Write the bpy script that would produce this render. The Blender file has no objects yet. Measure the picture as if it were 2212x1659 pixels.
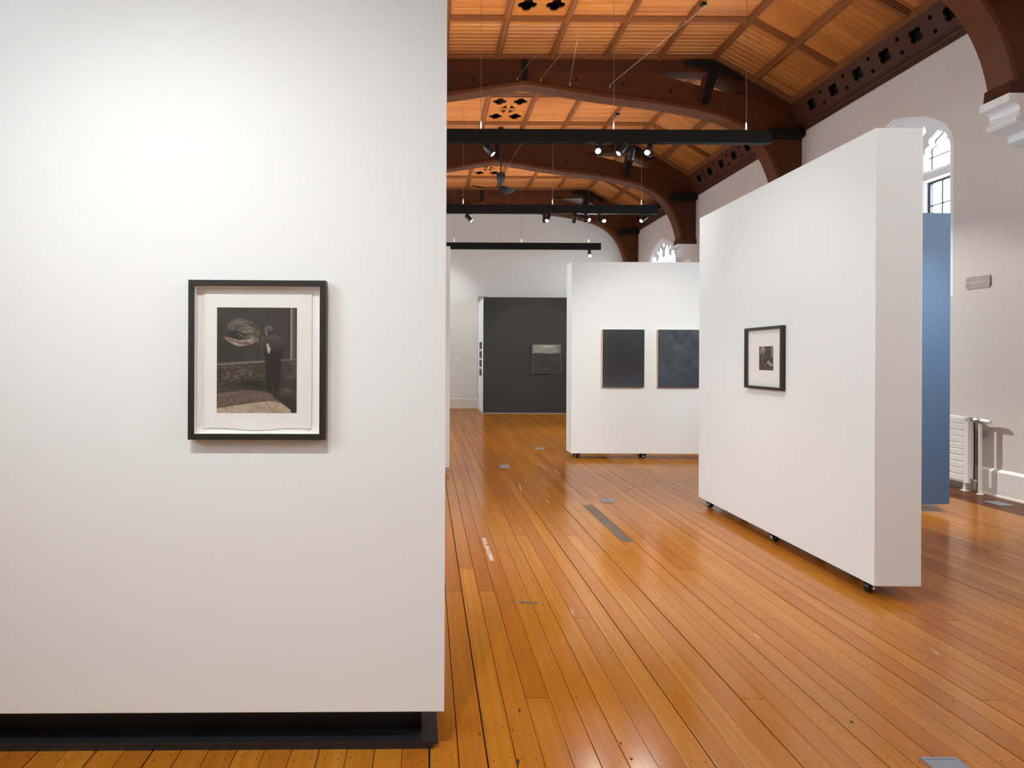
import bpy, bmesh, math, random
import numpy as np
from mathutils import Vector, Matrix
from mathutils.geometry import delaunay_2d_cdt

S = bpy.context.scene
R = math.radians
random.seed(7)
rng = np.random.default_rng(11)

# ------------------------------------------------------------------ camera
EYE = 1.55
FPX, VPX, VPY = 1200.0, 922.0, 774.0          # focal length and vanishing point in photo pixels (2212 x 1659)
cam_d = bpy.data.cameras.new('camera')
cam = bpy.data.objects.new('camera', cam_d)
S.collection.objects.link(cam)
cam_d.sensor_width = 36.0
cam_d.lens = 36.0 * FPX / 2212.0
cam_d.shift_x = (1106.0 - VPX) / 2212.0
cam_d.shift_y = -(829.5 - VPY) / 2212.0
cam_d.clip_start = 0.05
cam.location = (0, 0, EYE)
cam.rotation_euler = (R(90), R(-0.25), 0)
S.camera = cam

# ------------------------------------------------------------------ world and view
W = bpy.data.worlds.new('overcast_sky'); S.world = W
W.use_nodes = True
bg = W.node_tree.nodes['Background']
bg.inputs[0].default_value = (0.75, 0.905, 1.0, 1)
bg.inputs[1].default_value = 19.0
vs = S.view_settings
vs.view_transform = 'Standard'; vs.look = 'None'; vs.gamma = 1.0; vs.use_curve_mapping = False
vs.exposure = 0.0

SPOT_W = 110.0                                # watts of an ordinary track spotlight
WARM = (0.945, 0.99, 0.985)
UPLIGHT_W = 60.0                             # watts of the indirect strip on top of each track

# ------------------------------------------------------------------ room dimensions
XR, XL = 6.51, -3.15                          # right and left wall faces
XC = 1.68                                     # centre line of the hall
YB, YE = -2.2, 17.30                          # wall behind, end wall
TR = [5.82, 9.65, 13.45, 17.12]               # front faces of the trusses
TT = 0.24                                     # truss thickness
ZC = 6.80                                     # flat ceiling boards
WIN_Y = [0.1, 3.94, 7.79, 11.64, 15.48]
COL = S.collection

# ------------------------------------------------------------------ helpers
def link(name, me, parent=None, loc=None, rot=None, scale=None):
    o = bpy.data.objects.new(name, me)
    COL.objects.link(o)
    if parent is not None: o.parent = parent
    if loc is not None: o.location = loc
    if rot is not None: o.rotation_euler = rot
    if scale is not None: o.scale = scale
    return o

def tag(o, label=None, cat=None, group=None, kind=None):
    if label: o['label'] = label
    if cat: o['category'] = cat
    if group: o['group'] = group
    if kind: o['kind'] = kind
    return o

def empty(name, loc=(0, 0, 0), rot=(0, 0, 0)):
    o = bpy.data.objects.new(name, None)
    COL.objects.link(o)
    o.location = loc; o.rotation_euler = rot
    o.empty_display_size = 0.05
    return o

class MB:
    def __init__(s): s.v = []; s.f = []; s.m = []; s.mi = 0
    def add(s, vs, fs):
        b = len(s.v); s.v += [tuple(p) for p in vs]
        s.f += [tuple(i + b for i in f) for f in fs]; s.m += [s.mi] * len(fs)
        return s
    def box(s, x0, x1, y0, y1, z0, z1):
        return s.add([(x0,y0,z0),(x1,y0,z0),(x1,y1,z0),(x0,y1,z0),(x0,y0,z1),(x1,y0,z1),(x1,y1,z1),(x0,y1,z1)],
              [(0,3,2,1),(4,5,6,7),(0,1,5,4),(1,2,6,5),(2,3,7,6),(3,0,4,7)])
    def sweep(s, prof, p0, p1, up=(0, 0, 1), cap=True):
        """prof: (side, up) polygon swept from p0 to p1"""
        p0 = Vector(p0); p1 = Vector(p1); d = (p1 - p0).normalized(); up = Vector(up)
        sd = d.cross(up).normalized(); up = sd.cross(d).normalized()
        n = len(prof)
        vv = [p0 + sd * a + up * b for a, b in prof] + [p1 + sd * a + up * b for a, b in prof]
        ff = [(i, (i + 1) % n, n + (i + 1) % n, n + i) for i in range(n)]
        if cap: ff += [tuple(range(n - 1, -1, -1)), tuple(range(n, 2 * n))]
        return s.add(vv, ff)
    def cyl(s, p0, p1, r0, r1=None, n=16, cap=True):
        r1 = r0 if r1 is None else r1
        p0 = Vector(p0); p1 = Vector(p1); d = (p1 - p0).normalized()
        a = Vector((0, 0, 1)) if abs(d.z) < 0.9 else Vector((1, 0, 0))
        u = d.cross(a).normalized(); w = d.cross(u)
        vv = []
        for p, r in ((p0, r0), (p1, r1)):
            vv += [p + (u * math.cos(t) + w * math.sin(t)) * r for t in (2 * math.pi * i / n for i in range(n))]
        ff = [(i, (i + 1) % n, n + (i + 1) % n, n + i) for i in range(n)]
        if cap: ff += [tuple(range(n - 1, -1, -1)), tuple(range(n, 2 * n))]
        return s.add(vv, ff)
    def tube(s, pts, r, n=8):
        pts = [Vector(p) for p in pts]; vv = []; m = len(pts)
        for i, p in enumerate(pts):
            d = (pts[min(i + 1, m - 1)] - pts[max(i - 1, 0)]).normalized()
            a = Vector((0, 0, 1)) if abs(d.z) < 0.9 else Vector((1, 0, 0))
            u = d.cross(a).normalized(); w = d.cross(u)
            rr = r[i] if isinstance(r, (list, tuple)) else r
            vv += [p + (u * math.cos(t) + w * math.sin(t)) * rr for t in (2 * math.pi * k / n for k in range(n))]
        ff = [(i * n + k, i * n + (k + 1) % n, (i + 1) * n + (k + 1) % n, (i + 1) * n + k) for i in range(m - 1) for k in range(n)]
        ff += [tuple(range(n - 1, -1, -1)), tuple(range((m - 1) * n, m * n))]
        return s.add(vv, ff)
    def lathe(s, prof, origin=(0, 0, 0), n=24):
        """prof: (radius, z)"""
        o = Vector(origin); vv = []
        for r, z in prof:
            vv += [o + Vector((r * math.cos(t), r * math.sin(t), z)) for t in (2 * math.pi * i / n for i in range(n))]
        m = len(prof)
        ff = [(i * n + k, i * n + (k + 1) % n, (i + 1) * n + (k + 1) % n, (i + 1) * n + k) for i in range(m - 1) for k in range(n)]
        ff += [tuple(range(n - 1, -1, -1)), tuple(range((m - 1) * n, m * n))]
        return s.add(vv, ff)
    def plate(s, loops, t0, t1, fn):
        """outline loop + hole loops in (u, v), extruded t0..t1; fn(u, v, t) -> xyz"""
        co = []; ed = []
        for lp in loops:
            b = len(co); co += [Vector((p[0], p[1])) for p in lp]
            ed += [(b + i, b + (i + 1) % len(lp)) for i in range(len(lp))]
        r = delaunay_2d_cdt(co, ed, [], 0, 1e-6)
        cv, cf = r[0], r[2]
        def inside(x, y):
            c = False
            for lp in loops:
                n = len(lp)
                for i in range(n):
                    x0, y0 = lp[i][0], lp[i][1]; x1, y1 = lp[(i + 1) % n][0], lp[(i + 1) % n][1]
                    if (y0 > y) != (y1 > y) and x < (x1 - x0) * (y - y0) / (y1 - y0) + x0: c = not c
            return c
        keep = [f for f in cf if inside(sum(cv[i].x for i in f) / len(f), sum(cv[i].y for i in f) / len(f))]
        n = len(cv)
        vv = [fn(p.x, p.y, t0) for p in cv] + [fn(p.x, p.y, t1) for p in cv]
        ff = [tuple(reversed(f)) for f in keep] + [tuple(i + n for i in f) for f in keep]
        s.add(vv, ff)
        for lp in loops:
            k = len(lp)
            s.add([fn(p[0], p[1], t0) for p in lp] + [fn(p[0], p[1], t1) for p in lp],
                  [(i, (i + 1) % k, k + (i + 1) % k, k + i) for i in range(k)])
        return s
    def mesh(s, name, mats, smooth=None, bevel=0.0, fix=True):
        me = bpy.data.meshes.new(name)
        me.from_pydata(s.v, [], s.f); me.update()
        if not isinstance(mats, (list, tuple)): mats = [mats]
        for m in mats: me.materials.append(m)
        if len(mats) > 1: me.polygons.foreach_set('material_index', s.m)
        if fix or bevel:
            bm = bmesh.new(); bm.from_mesh(me)
            bmesh.ops.remove_doubles(bm, verts=bm.verts, dist=1e-5)
            bmesh.ops.recalc_face_normals(bm, faces=bm.faces)
            if bevel:
                es = [e for e in bm.edges if len(e.link_faces) == 2 and e.calc_face_angle(0) > 0.6]
                bmesh.ops.bevel(bm, geom=es, offset=bevel, segments=2, affect='EDGES', profile=0.5)
            bm.to_mesh(me); bm.free()
        if smooth is not None:
            me.polygons.foreach_set('use_smooth', [True] * len(me.polygons))
            me.set_sharp_from_angle(angle=R(smooth))
        return me
    def build(s, name, mats, parent=None, smooth=None, bevel=0.0, fix=True, **k):
        return link(name, s.mesh(name, mats, smooth, bevel, fix), parent, **k)

def boxm(name, dims, mat, bevel=0.0):
    x, y, z = dims
    return MB().box(-x/2, x/2, -y/2, y/2, -z/2, z/2).mesh(name, mat, bevel=bevel)

# ------------------------------------------------------------------ materials
def srgb(r, g, b):
    f = lambda c: (c/255)/12.92 if c/255 <= 0.04045 else ((c/255 + 0.055)/1.055) ** 2.4
    return (f(r), f(g), f(b), 1)

def newmat(name):
    m = bpy.data.materials.new(name); m.use_nodes = True
    nt = m.node_tree
    return m, nt, nt.nodes['Principled BSDF']

def N(nt, t, **k):
    n = nt.nodes.new(t)
    for a, b in k.items():
        if a.startswith('i_'):
            key = a[2:]; n.inputs[int(key) if key.isdigit() else key].default_value = b
        else: setattr(n, a, b)
    return n

def math_n(nt, op, a, b=None, c=None):
    n = nt.nodes.new('ShaderNodeMath'); n.operation = op
    for i, v in enumerate((a, b, c)):
        if v is None: continue
        if hasattr(v, 'is_linked') or hasattr(v, 'links'): nt.links.new(v, n.inputs[i])
        else: n.inputs[i].default_value = v
    return n.outputs[0]

def mixc(nt, fac, a, b, mode='MIX'):
    n = nt.nodes.new('ShaderNodeMix'); n.data_type = 'RGBA'; n.blend_type = mode
    for sock, v in ((n.inputs[0], fac), (n.inputs[6], a), (n.inputs[7], b)):
        if hasattr(v, 'links'): nt.links.new(v, sock)
        else: sock.default_value = v
    return n.outputs[2]

def plain(name, col, rough=0.5, metal=0.0, spec=0.5, noise=0.0, nscale=4.0, bump=0.0, bscale=60.0, coat=0.0):
    m, nt, b = newmat(name)
    b.inputs['Base Color'].default_value = col
    b.inputs['Roughness'].default_value = rough
    b.inputs['Metallic'].default_value = metal
    b.inputs['Specular IOR Level'].default_value = spec
    if coat: b.inputs['Coat Weight'].default_value = coat
    geo = N(nt, 'ShaderNodeNewGeometry')
    if noise:
        t = N(nt, 'ShaderNodeTexNoise', i_Scale=nscale, i_Detail=5.0)
        nt.links.new(geo.outputs['Position'], t.inputs['Vector'])
        f = math_n(nt, 'MULTIPLY_ADD', t.outputs[0], 2 * noise, 1 - noise)
        v = N(nt, 'ShaderNodeVectorMath', operation='SCALE'); v.inputs[0].default_value = col[:3]
        nt.links.new(f, v.inputs['Scale']); nt.links.new(v.outputs[0], b.inputs['Base Color'])
    if bump:
        t = N(nt, 'ShaderNodeTexNoise', i_Scale=bscale, i_Detail=4.0)
        nt.links.new(geo.outputs['Position'], t.inputs['Vector'])
        bp = N(nt, 'ShaderNodeBump', i_Strength=bump, i_Distance=0.01)
        nt.links.new(t.outputs[0], bp.inputs['Height']); nt.links.new(bp.outputs[0], b.inputs['Normal'])
    return m

def wood(name, tones, grain=(28, 1.3, 28), rough=(0.25, 0.4), nails=False, spec=0.5, bump=0.10, dark=0.35, coat=0.0, varnish=None):
    """boards: tone per object (or 'tone' attribute), grain stretched along one axis, wear"""
    m, nt, b = newmat(name); L = nt.links
    geo = N(nt, 'ShaderNodeNewGeometry'); oi = N(nt, 'ShaderNodeObjectInfo'); at = N(nt, 'ShaderNodeAttribute', attribute_name='tone')
    rnd = math_n(nt, 'FRACT', math_n(nt, 'ADD', oi.outputs['Random'], at.outputs['Fac']))
    ramp = N(nt, 'ShaderNodeValToRGB'); cr = ramp.color_ramp; cr.interpolation = 'LINEAR'
    while len(cr.elements) < len(tones): cr.elements.new(0.5)
    for i, c in enumerate(tones):
        cr.elements[i].position = i / (len(tones) - 1); cr.elements[i].color = c
    L.new(rnd, ramp.inputs[0])
    off = N(nt, 'ShaderNodeCombineXYZ'); L.new(math_n(nt, 'MULTIPLY', rnd, 37.0), off.inputs[0]); L.new(math_n(nt, 'MULTIPLY', rnd, 91.0), off.inputs[1])
    pv = N(nt, 'ShaderNodeVectorMath', operation='ADD'); L.new(geo.outputs['Position'], pv.inputs[0]); L.new(off.outputs[0], pv.inputs[1])
    sc = N(nt, 'ShaderNodeVectorMath', operation='MULTIPLY'); L.new(pv.outputs[0], sc.inputs[0]); sc.inputs[1].default_value = grain
    n1 = N(nt, 'ShaderNodeTexNoise', i_Scale=1.0, i_Detail=6.0, i_Roughness=0.62, i_Distortion=0.4); L.new(sc.outputs[0], n1.inputs['Vector'])
    sc2 = N(nt, 'ShaderNodeVectorMath', operation='MULTIPLY'); L.new(pv.outputs[0], sc2.inputs[0]); sc2.inputs[1].default_value = tuple(g * 0.22 for g in grain)
    n2 = N(nt, 'ShaderNodeTexNoise', i_Scale=1.0, i_Detail=3.0); L.new(sc2.outputs[0], n2.inputs['Vector'])
    f1 = N(nt, 'ShaderNodeMapRange', i_1=0.35, i_2=0.75, i_3=0.0, i_4=1.0); L.new(n1.outputs[0], f1.inputs[0])
    c = mixc(nt, math_n(nt, 'MULTIPLY', f1.outputs[0], dark), ramp.outputs[0], tuple(x * 0.45 for x in tones[-1][:3]) + (1,))
    f2 = N(nt, 'ShaderNodeMapRange', i_1=0.40, i_2=0.72, i_3=0.0, i_4=0.42); L.new(n2.outputs[0], f2.inputs[0])
    c = mixc(nt, f2.outputs[0], c, tones[-1])
    if nails:
        sp = N(nt, 'ShaderNodeSeparateXYZ'); L.new(geo.outputs['Position'], sp.inputs[0])
        tc = N(nt, 'ShaderNodeTexCoord'); so = N(nt, 'ShaderNodeSeparateXYZ'); L.new(tc.outputs['Object'], so.inputs[0])
        wn = N(nt, 'ShaderNodeTexWhiteNoise', noise_dimensions='2D')
        kk = math_n(nt, 'FLOOR', math_n(nt, 'DIVIDE', sp.outputs[1], 0.39))
        cv = N(nt, 'ShaderNodeCombineXYZ'); L.new(kk, cv.inputs[0]); L.new(math_n(nt, 'ADD', rnd, math_n(nt, 'SIGN', so.outputs[0])), cv.inputs[1]); L.new(cv.outputs[0], wn.inputs[0])
        sw = N(nt, 'ShaderNodeSeparateColor'); L.new(wn.outputs['Color'], sw.inputs[0])
        dy = math_n(nt, 'SUBTRACT', math_n(nt, 'FLOORED_MODULO', math_n(nt, 'ADD', sp.outputs[1], math_n(nt, 'MULTIPLY_ADD', sw.outputs[0], 0.03, -0.015)), 0.39), 0.20)
        dx = math_n(nt, 'SUBTRACT', math_n(nt, 'ABSOLUTE', so.outputs[0]), math_n(nt, 'MULTIPLY_ADD', sw.outputs[1], 0.014, 0.022))
        d = math_n(nt, 'SQRT', math_n(nt, 'ADD', math_n(nt, 'MULTIPLY', dx, dx), math_n(nt, 'MULTIPLY', dy, dy)))
        nm = N(nt, 'ShaderNodeMapRange', i_1=0.0028, i_2=0.0042, i_3=0.85, i_4=0.0); L.new(d, nm.inputs[0])
        c = mixc(nt, math_n(nt, 'MULTIPLY', nm.outputs[0], math_n(nt, 'GREATER_THAN', sw.outputs[2], 0.25)), c, (0.035, 0.02, 0.012, 1))
        # knocks and dark specks, pale paint flecks
        vo = N(nt, 'ShaderNodeTexVoronoi', i_Scale=5.5); L.new(geo.outputs['Position'], vo.inputs['Vector'])
        n3 = N(nt, 'ShaderNodeTexNoise', i_Scale=1.1); L.new(geo.outputs['Position'], n3.inputs['Vector'])
        sk = math_n(nt, 'MULTIPLY', math_n(nt, 'LESS_THAN', vo.outputs['Distance'], 0.034), math_n(nt, 'GREATER_THAN', n3.outputs[0], 0.50))
        c = mixc(nt, math_n(nt, 'MULTIPLY', sk, 0.8), c, (0.05, 0.03, 0.02, 1))
        v2 = N(nt, 'ShaderNodeTexVoronoi', i_Scale=3.1); L.new(geo.outputs['Position'], v2.inputs['Vector'])
        c = mixc(nt, math_n(nt, 'MULTIPLY', math_n(nt, 'LESS_THAN', v2.outputs['Distance'], 0.011), 0.8), c, (0.75, 0.66, 0.55, 1))
        # large worn patches, and pale scuffs along the walking line
        n5 = N(nt, 'ShaderNodeTexNoise', i_Scale=0.55, i_Detail=4.0); L.new(geo.outputs['Position'], n5.inputs['Vector'])
        f5 = N(nt, 'ShaderNodeMapRange', i_1=0.45, i_2=0.7, i_3=0.0, i_4=0.30); L.new(n5.outputs[0], f5.inputs[0])
        c = mixc(nt, f5.outputs[0], c, tones[2])
        s3 = N(nt, 'ShaderNodeVectorMath', operation='MULTIPLY'); L.new(geo.outputs['Position'], s3.inputs[0]); s3.inputs[1].default_value = (9, 2.2, 1)
        n6 = N(nt, 'ShaderNodeTexNoise', i_Scale=1.6, i_Detail=8.0, i_Roughness=0.75); L.new(s3.outputs[0], n6.inputs['Vector'])
        f6 = N(nt, 'ShaderNodeMapRange', i_1=0.70, i_2=0.78, i_3=0.0, i_4=0.12); L.new(n6.outputs[0], f6.inputs[0])
        c = mixc(nt, f6.outputs[0], c, (0.62, 0.42, 0.25, 1))
    L.new(c, b.inputs['Base Color'])
    b.inputs['Specular IOR Level'].default_value = spec
    if coat: b.inputs['Coat Weight'].default_value = coat; b.inputs['Coat Roughness'].default_value = 0.12
    n4 = N(nt, 'ShaderNodeTexNoise', i_Scale=2.3, i_Detail=6.0); L.new(geo.outputs['Position'], n4.inputs['Vector'])
    rr = N(nt, 'ShaderNodeMapRange', i_1=0.3, i_2=0.7, i_3=rough[0], i_4=rough[1]); L.new(n4.outputs[0], rr.inputs[0])
    L.new(rr.outputs[0], b.inputs['Roughness'])
    bp = N(nt, 'ShaderNodeBump', i_Strength=bump, i_Distance=0.004); L.new(n1.outputs[0], bp.inputs['Height'])
    if bump: L.new(bp.outputs[0], b.inputs['Normal'])
    if varnish:                                       # clear varnish film: (roughness low, high, strongest reflection)
        b.inputs['Specular IOR Level'].default_value = 0.0; b.inputs['Roughness'].default_value = 1.0
        for l_ in list(b.inputs['Roughness'].links): L.remove(l_)
        gl = N(nt, 'ShaderNodeBsdfGlossy'); rr.inputs[3].default_value = varnish[0]; rr.inputs[4].default_value = varnish[1]
        L.new(rr.outputs[0], gl.inputs['Roughness'])
        fr = N(nt, 'ShaderNodeFresnel', i_IOR=1.62); mx = N(nt, 'ShaderNodeMixShader')
        L.new(math_n(nt, 'MINIMUM', fr.outputs[0], varnish[2]), mx.inputs[0]); L.new(b.outputs[0], mx.inputs[1]); L.new(gl.outputs[0], mx.inputs[2])
        L.new(mx.outputs[0], nt.nodes['Material Output'].inputs['Surface'])
    return m

def attr_mat(name, rough=0.7, spec=0.3):
    m, nt, b = newmat(name)
    a = N(nt, 'ShaderNodeAttribute', attribute_name='paint')
    nt.links.new(a.outputs['Color'], b.inputs['Base Color'])
    b.inputs['Roughness'].default_value = rough; b.inputs['Specular IOR Level'].default_value = spec
    return m

def emit(name, col, s):
    m, nt, b = newmat(name)
    b.inputs['Base Color'].default_value = col
    b.inputs['Emission Color'].default_value = col; b.inputs['Emission Strength'].default_value = s
    return m

def glass_mat(name, gloss=0.06, tint=(1, 1, 1, 1)):
    m, nt, b = newmat(name); nt.nodes.remove(b)
    tr = N(nt, 'ShaderNodeBsdfTransparent'); tr.inputs[0].default_value = tint
    gl = N(nt, 'ShaderNodeBsdfGlossy'); gl.inputs['Roughness'].default_value = 0.02
    lw = N(nt, 'ShaderNodeLayerWeight', i_Blend=0.5)
    fr = math_n(nt, 'MULTIPLY_ADD', math_n(nt, 'POWER', lw.outputs['Facing'], 5.0), 0.8, gloss * 0.5)
    mx = N(nt, 'ShaderNodeMixShader')
    nt.links.new(fr, mx.inputs[0]); nt.links.new(tr.outputs[0], mx.inputs[1]); nt.links.new(gl.outputs[0], mx.inputs[2])
    nt.links.new(mx.outputs[0], nt.nodes['Material Output'].inputs['Surface'])
    return m

M = {}
M['floor'] = wood('honey_floor_boards', [(0.52, 0.200, 0.020, 1), (0.485, 0.176, 0.015, 1), (0.455, 0.156, 0.013, 1), (0.39, 0.118, 0.011, 1)], grain=(38, 0.9, 1), nails=True, dark=0.50, bump=0.0, varnish=(0.11, 0.20, 0.30))
M['floor_dark'] = wood('dark_border_boards', [(0.20, 0.075, 0.03, 1), (0.16, 0.06, 0.025, 1), (0.12, 0.045, 0.02, 1)], grain=(26, 1.1, 1), bump=0.0, varnish=(0.13, 0.22, 0.16))
M['patch'] = wood('weathered_repair_board', [(0.17, 0.105, 0.06, 1), (0.13, 0.08, 0.05, 1), (0.10, 0.06, 0.04, 1)], grain=(26, 1.1, 1), rough=(0.3, 0.5))
M['subfloor'] = plain('dark_gap_below_boards', (0.02, 0.012, 0.008, 1), 0.9)
M['ceil'] = wood('varnished_ceiling_boards', [(0.47, 0.165, 0.030, 1), (0.41, 0.132, 0.023, 1), (0.33, 0.098, 0.018, 1)], grain=(1.2, 30, 30), rough=(0.3, 0.45), dark=0.45)
M['rib'] = wood('varnished_ceiling_ribs', [(0.22, 0.068, 0.018, 1), (0.16, 0.048, 0.013, 1)], grain=(3, 3, 30), rough=(0.35, 0.5), spec=0.3)
M['truss'] = wood('dark_truss_timber', [(0.105, 0.030, 0.009, 1), (0.08, 0.021, 0.007, 1), (0.06, 0.016, 0.006, 1)], grain=(2, 2, 22), rough=(0.45, 0.6), dark=0.4, spec=0.22)
M['moulding'] = wood('truss_moulding_timber', [(0.15, 0.045, 0.014, 1), (0.12, 0.034, 0.011, 1)], grain=(2, 2, 22), rough=(0.45, 0.6), dark=0.4, spec=0.22)
M['fret'] = wood('dark_cornice_timber', [(0.085, 0.025, 0.009, 1), (0.065, 0.019, 0.007, 1)], grain=(4, 3, 20), rough=(0.45, 0.6), spec=0.2)
M['iron'] = plain('black_iron', (0.006, 0.0055, 0.005, 1), 0.55, spec=0.25)
M['wall'] = plain('warm_white_plaster', (0.63, 0.545, 0.475, 1), 0.85, noise=0.03, nscale=1.3, bump=0.12, bscale=9)
M['endwall'] = plain('off_white_plaster', (0.70, 0.67, 0.63, 1), 0.85, noise=0.02, nscale=1.3, bump=0.06, bscale=9)
M['skirt'] = plain('cream_gloss_paint', (0.70, 0.64, 0.57, 1), 0.4)
M['stone'] = plain('white_painted_stone', (0.78, 0.76, 0.75, 1), 0.7, bump=0.08, bscale=30)
M['panel'] = plain('white_partition_paint', (0.785, 0.795, 0.78, 1), 0.65, noise=0.012, nscale=1.0)
M['blue'] = plain('slate_blue_paint', (0.066, 0.116, 0.205, 1), 0.55)
M['charcoal'] = plain('charcoal_wall_paint', (0.036, 0.034, 0.032, 1), 0.6, noise=0.05, nscale=1.0)
M['steel'] = plain('black_steel', (0.014, 0.014, 0.016, 1), 0.38, 0.0, noise=0.2, nscale=8)
M['plastic'] = plain('black_rubber', (0.010, 0.010, 0.011, 1), 0.35)
M['hub'] = plain('white_wheel_hub', (0.7, 0.7, 0.7, 1), 0.4)
M['track'] = plain('black_track_aluminium', (0.006, 0.0058, 0.0055, 1), 0.6, spec=0.25)
M['lamp'] = plain('black_lamp_metal', (0.012, 0.012, 0.013, 1), 0.42, 0.2)
M['lens'] = emit('lit_lamp_lens', (1.0, 0.90, 0.70, 1), 9.0)
M['lens_hot'] = emit('lit_lamp_lens_bright', (1.0, 0.93, 0.80, 1), 40.0)
M['uplens'] = emit('uplight_diffuser', (1.0, 0.95, 0.85, 1), 1.0)
M['lens_off'] = plain('dark_lamp_lens', (0.03, 0.03, 0.03, 1), 0.2)
M['wire'] = plain('steel_wire', (0.35, 0.30, 0.25, 1), 0.35, 0.8)
M['grip'] = plain('bright_cable_gripper', (0.75, 0.72, 0.68, 1), 0.3, 0.4)
M['frame'] = plain('black_stained_frame', (0.020, 0.016, 0.013, 1), 0.45, noise=0.25, nscale=40)
M['paper'] = plain('white_mount_board', (0.86, 0.84, 0.80, 1), 0.85)
M['sheet'] = plain('cream_print_paper', (0.84, 0.82, 0.775, 1), 0.85)
M['paint'] = attr_mat('printed_picture', 0.75, 0.25)
M['oil'] = attr_mat('oil_painting', 0.45, 0.4)
M['edge'] = plain('pale_canvas_edge', (0.80, 0.68, 0.52, 1), 0.8)
M['glass'] = glass_mat('clear_window_glass')
M['pglass'] = glass_mat('clear_picture_glass')
M['casement'] = plain('black_casement_iron', (0.02, 0.022, 0.028, 1), 0.45)
M['rad'] = plain('cream_radiator_enamel', (0.74, 0.68, 0.62, 1), 0.4)
M['chrome'] = plain('worn_nickel', (0.35, 0.30, 0.26, 1), 0.3, 0.9)
M['knob'] = plain('white_valve_plastic', (0.80, 0.78, 0.75, 1), 0.4)
M['plate'] = plain('grey_steel_plate', (0.34, 0.36, 0.40, 1), 0.35, 0.6, noise=0.15, nscale=20)
M['vinyl'] = plain('white_vinyl', (0.82, 0.78, 0.72, 1), 0.5)
M['stencil'] = plain('grey_stencil_paint', (0.10, 0.085, 0.09, 1), 0.6)
M['void'] = plain('dark_void', (0.006, 0.005, 0.005, 1), 0.95)  # near black, shade of the closed space put into the colour
M['grey'] = plain('grey_metal_box', (0.36, 0.35, 0.33, 1), 0.5)
M['ventslot'] = plain('taupe_vent_slot', (0.08, 0.066, 0.058, 1), 0.8)
M['fan'] = plain('graphite_fan', (0.022, 0.022, 0.024, 1), 0.35, 0.3)

# ------------------------------------------------------------------ track lamps
track_y = {'a': 0.2, 'b': 4.0, 'c': 7.80, 'd': 11.60, 'e': 15.40}
TZ0, TZ1 = 4.58, 4.76
TX0, TX1 = -1.44, 4.80

LAMP_BOX = None
def spotlight(x, ty, aim, label, watts=SPOT_W, lens='lens', box=True, cone=44, blend=0.6, hx=0.0, soft=0.035, drop=0.12, color=WARM):
    """track spotlight: adapter, driver box, stem, cylinder head, lens; aim is a point in the room"""
    root = empty('track_spotlight', (x, ty, TZ0))
    tag(root, label, 'spotlight', 'black track spotlights')
    a = MB().box(-0.055, 0.055, -0.018, 0.018, -0.014, 0.001)
    a.build('adapter', M['lamp'], root)
    if box:
        MB().box(-0.032, 0.032, -0.032, 0.032, -0.185, -0.014).build('driver_box', M['lamp'], root, bevel=0.008)
    p = Vector((hx, -0.075 if box else 0.0, -drop))
    d = (Vector(aim) - (Vector((x, ty, TZ0)) + p)).normalized()
    s = MB()
    if box: s.cyl((0.0, -0.02, -0.10), p, 0.010, n=8)
    else: s.cyl((0.0, 0.0, -0.01), p, 0.011, n=8)
    s.build('stem', M['lamp'], root, smooth=40)
    rot = d.to_track_quat('Z', 'Y').to_euler()
    h = MB().lathe([(0.040, -0.085), (0.044, -0.080), (0.044, 0.088), (0.041, 0.092), (0.037, 0.090), (0.036, 0.078)], n=20)
    head = h.build('lamp_head', M['lamp'], root, smooth=40, loc=p, rot=rot)
    l = MB().lathe([(0.0365, 0.076), (0.0365, 0.0865), (0.025, 0.0885), (0.002, 0.089)], n=20)
    l.build('lens', M[lens], head, smooth=40)
    if watts:
        ld = bpy.data.lights.new('lamp_beam', 'SPOT')
        ld.energy = watts; ld.spot_size = R(cone); ld.spot_blend = blend; ld.shadow_soft_size = soft; ld.color = color
        lo = bpy.data.objects.new('lamp_beam', ld); COL.objects.link(lo)
        lo.parent = head; lo.location = (0, 0, 0.115); lo.rotation_euler = (R(180), 0, 0)
    return root

# ================================================================== STRUCTURE
# ------------------------------------------------------------------ floor
floor = MB().box(XL - 0.3, XR + 0.3, YB - 0.3, YE + 0.3, -0.12, -0.021).build('floor', M['subfloor'])
tag(floor, 'honey coloured varnished timber floor of long narrow boards', None, kind='structure')
floor['label'] = 'honey coloured varnished timber floor of long narrow boards'

def board_mesh(w, t=0.022, c=0.0016):
    prof = [(-w/2, -t), (w/2, -t), (w/2, -c), (w/2 - c, 0), (-w/2 + c, 0), (-w/2, -c)]
    return MB().sweep([(-a, b) for a, b in prof], (0, 0, 0), (0, 1, 0)).mesh('board', M['floor'])
BW = [0.1035, 0.1065, 0.1090]
bmesh_shared = [board_mesh(w) for w in BW]
dark_mesh = [board_mesh(w) for w in BW]
for m_ in dark_mesh: m_.materials[0] = M['floor_dark']
JOIST = 0.39
jy = lambda k: 0.20 + JOIST * k
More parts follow.
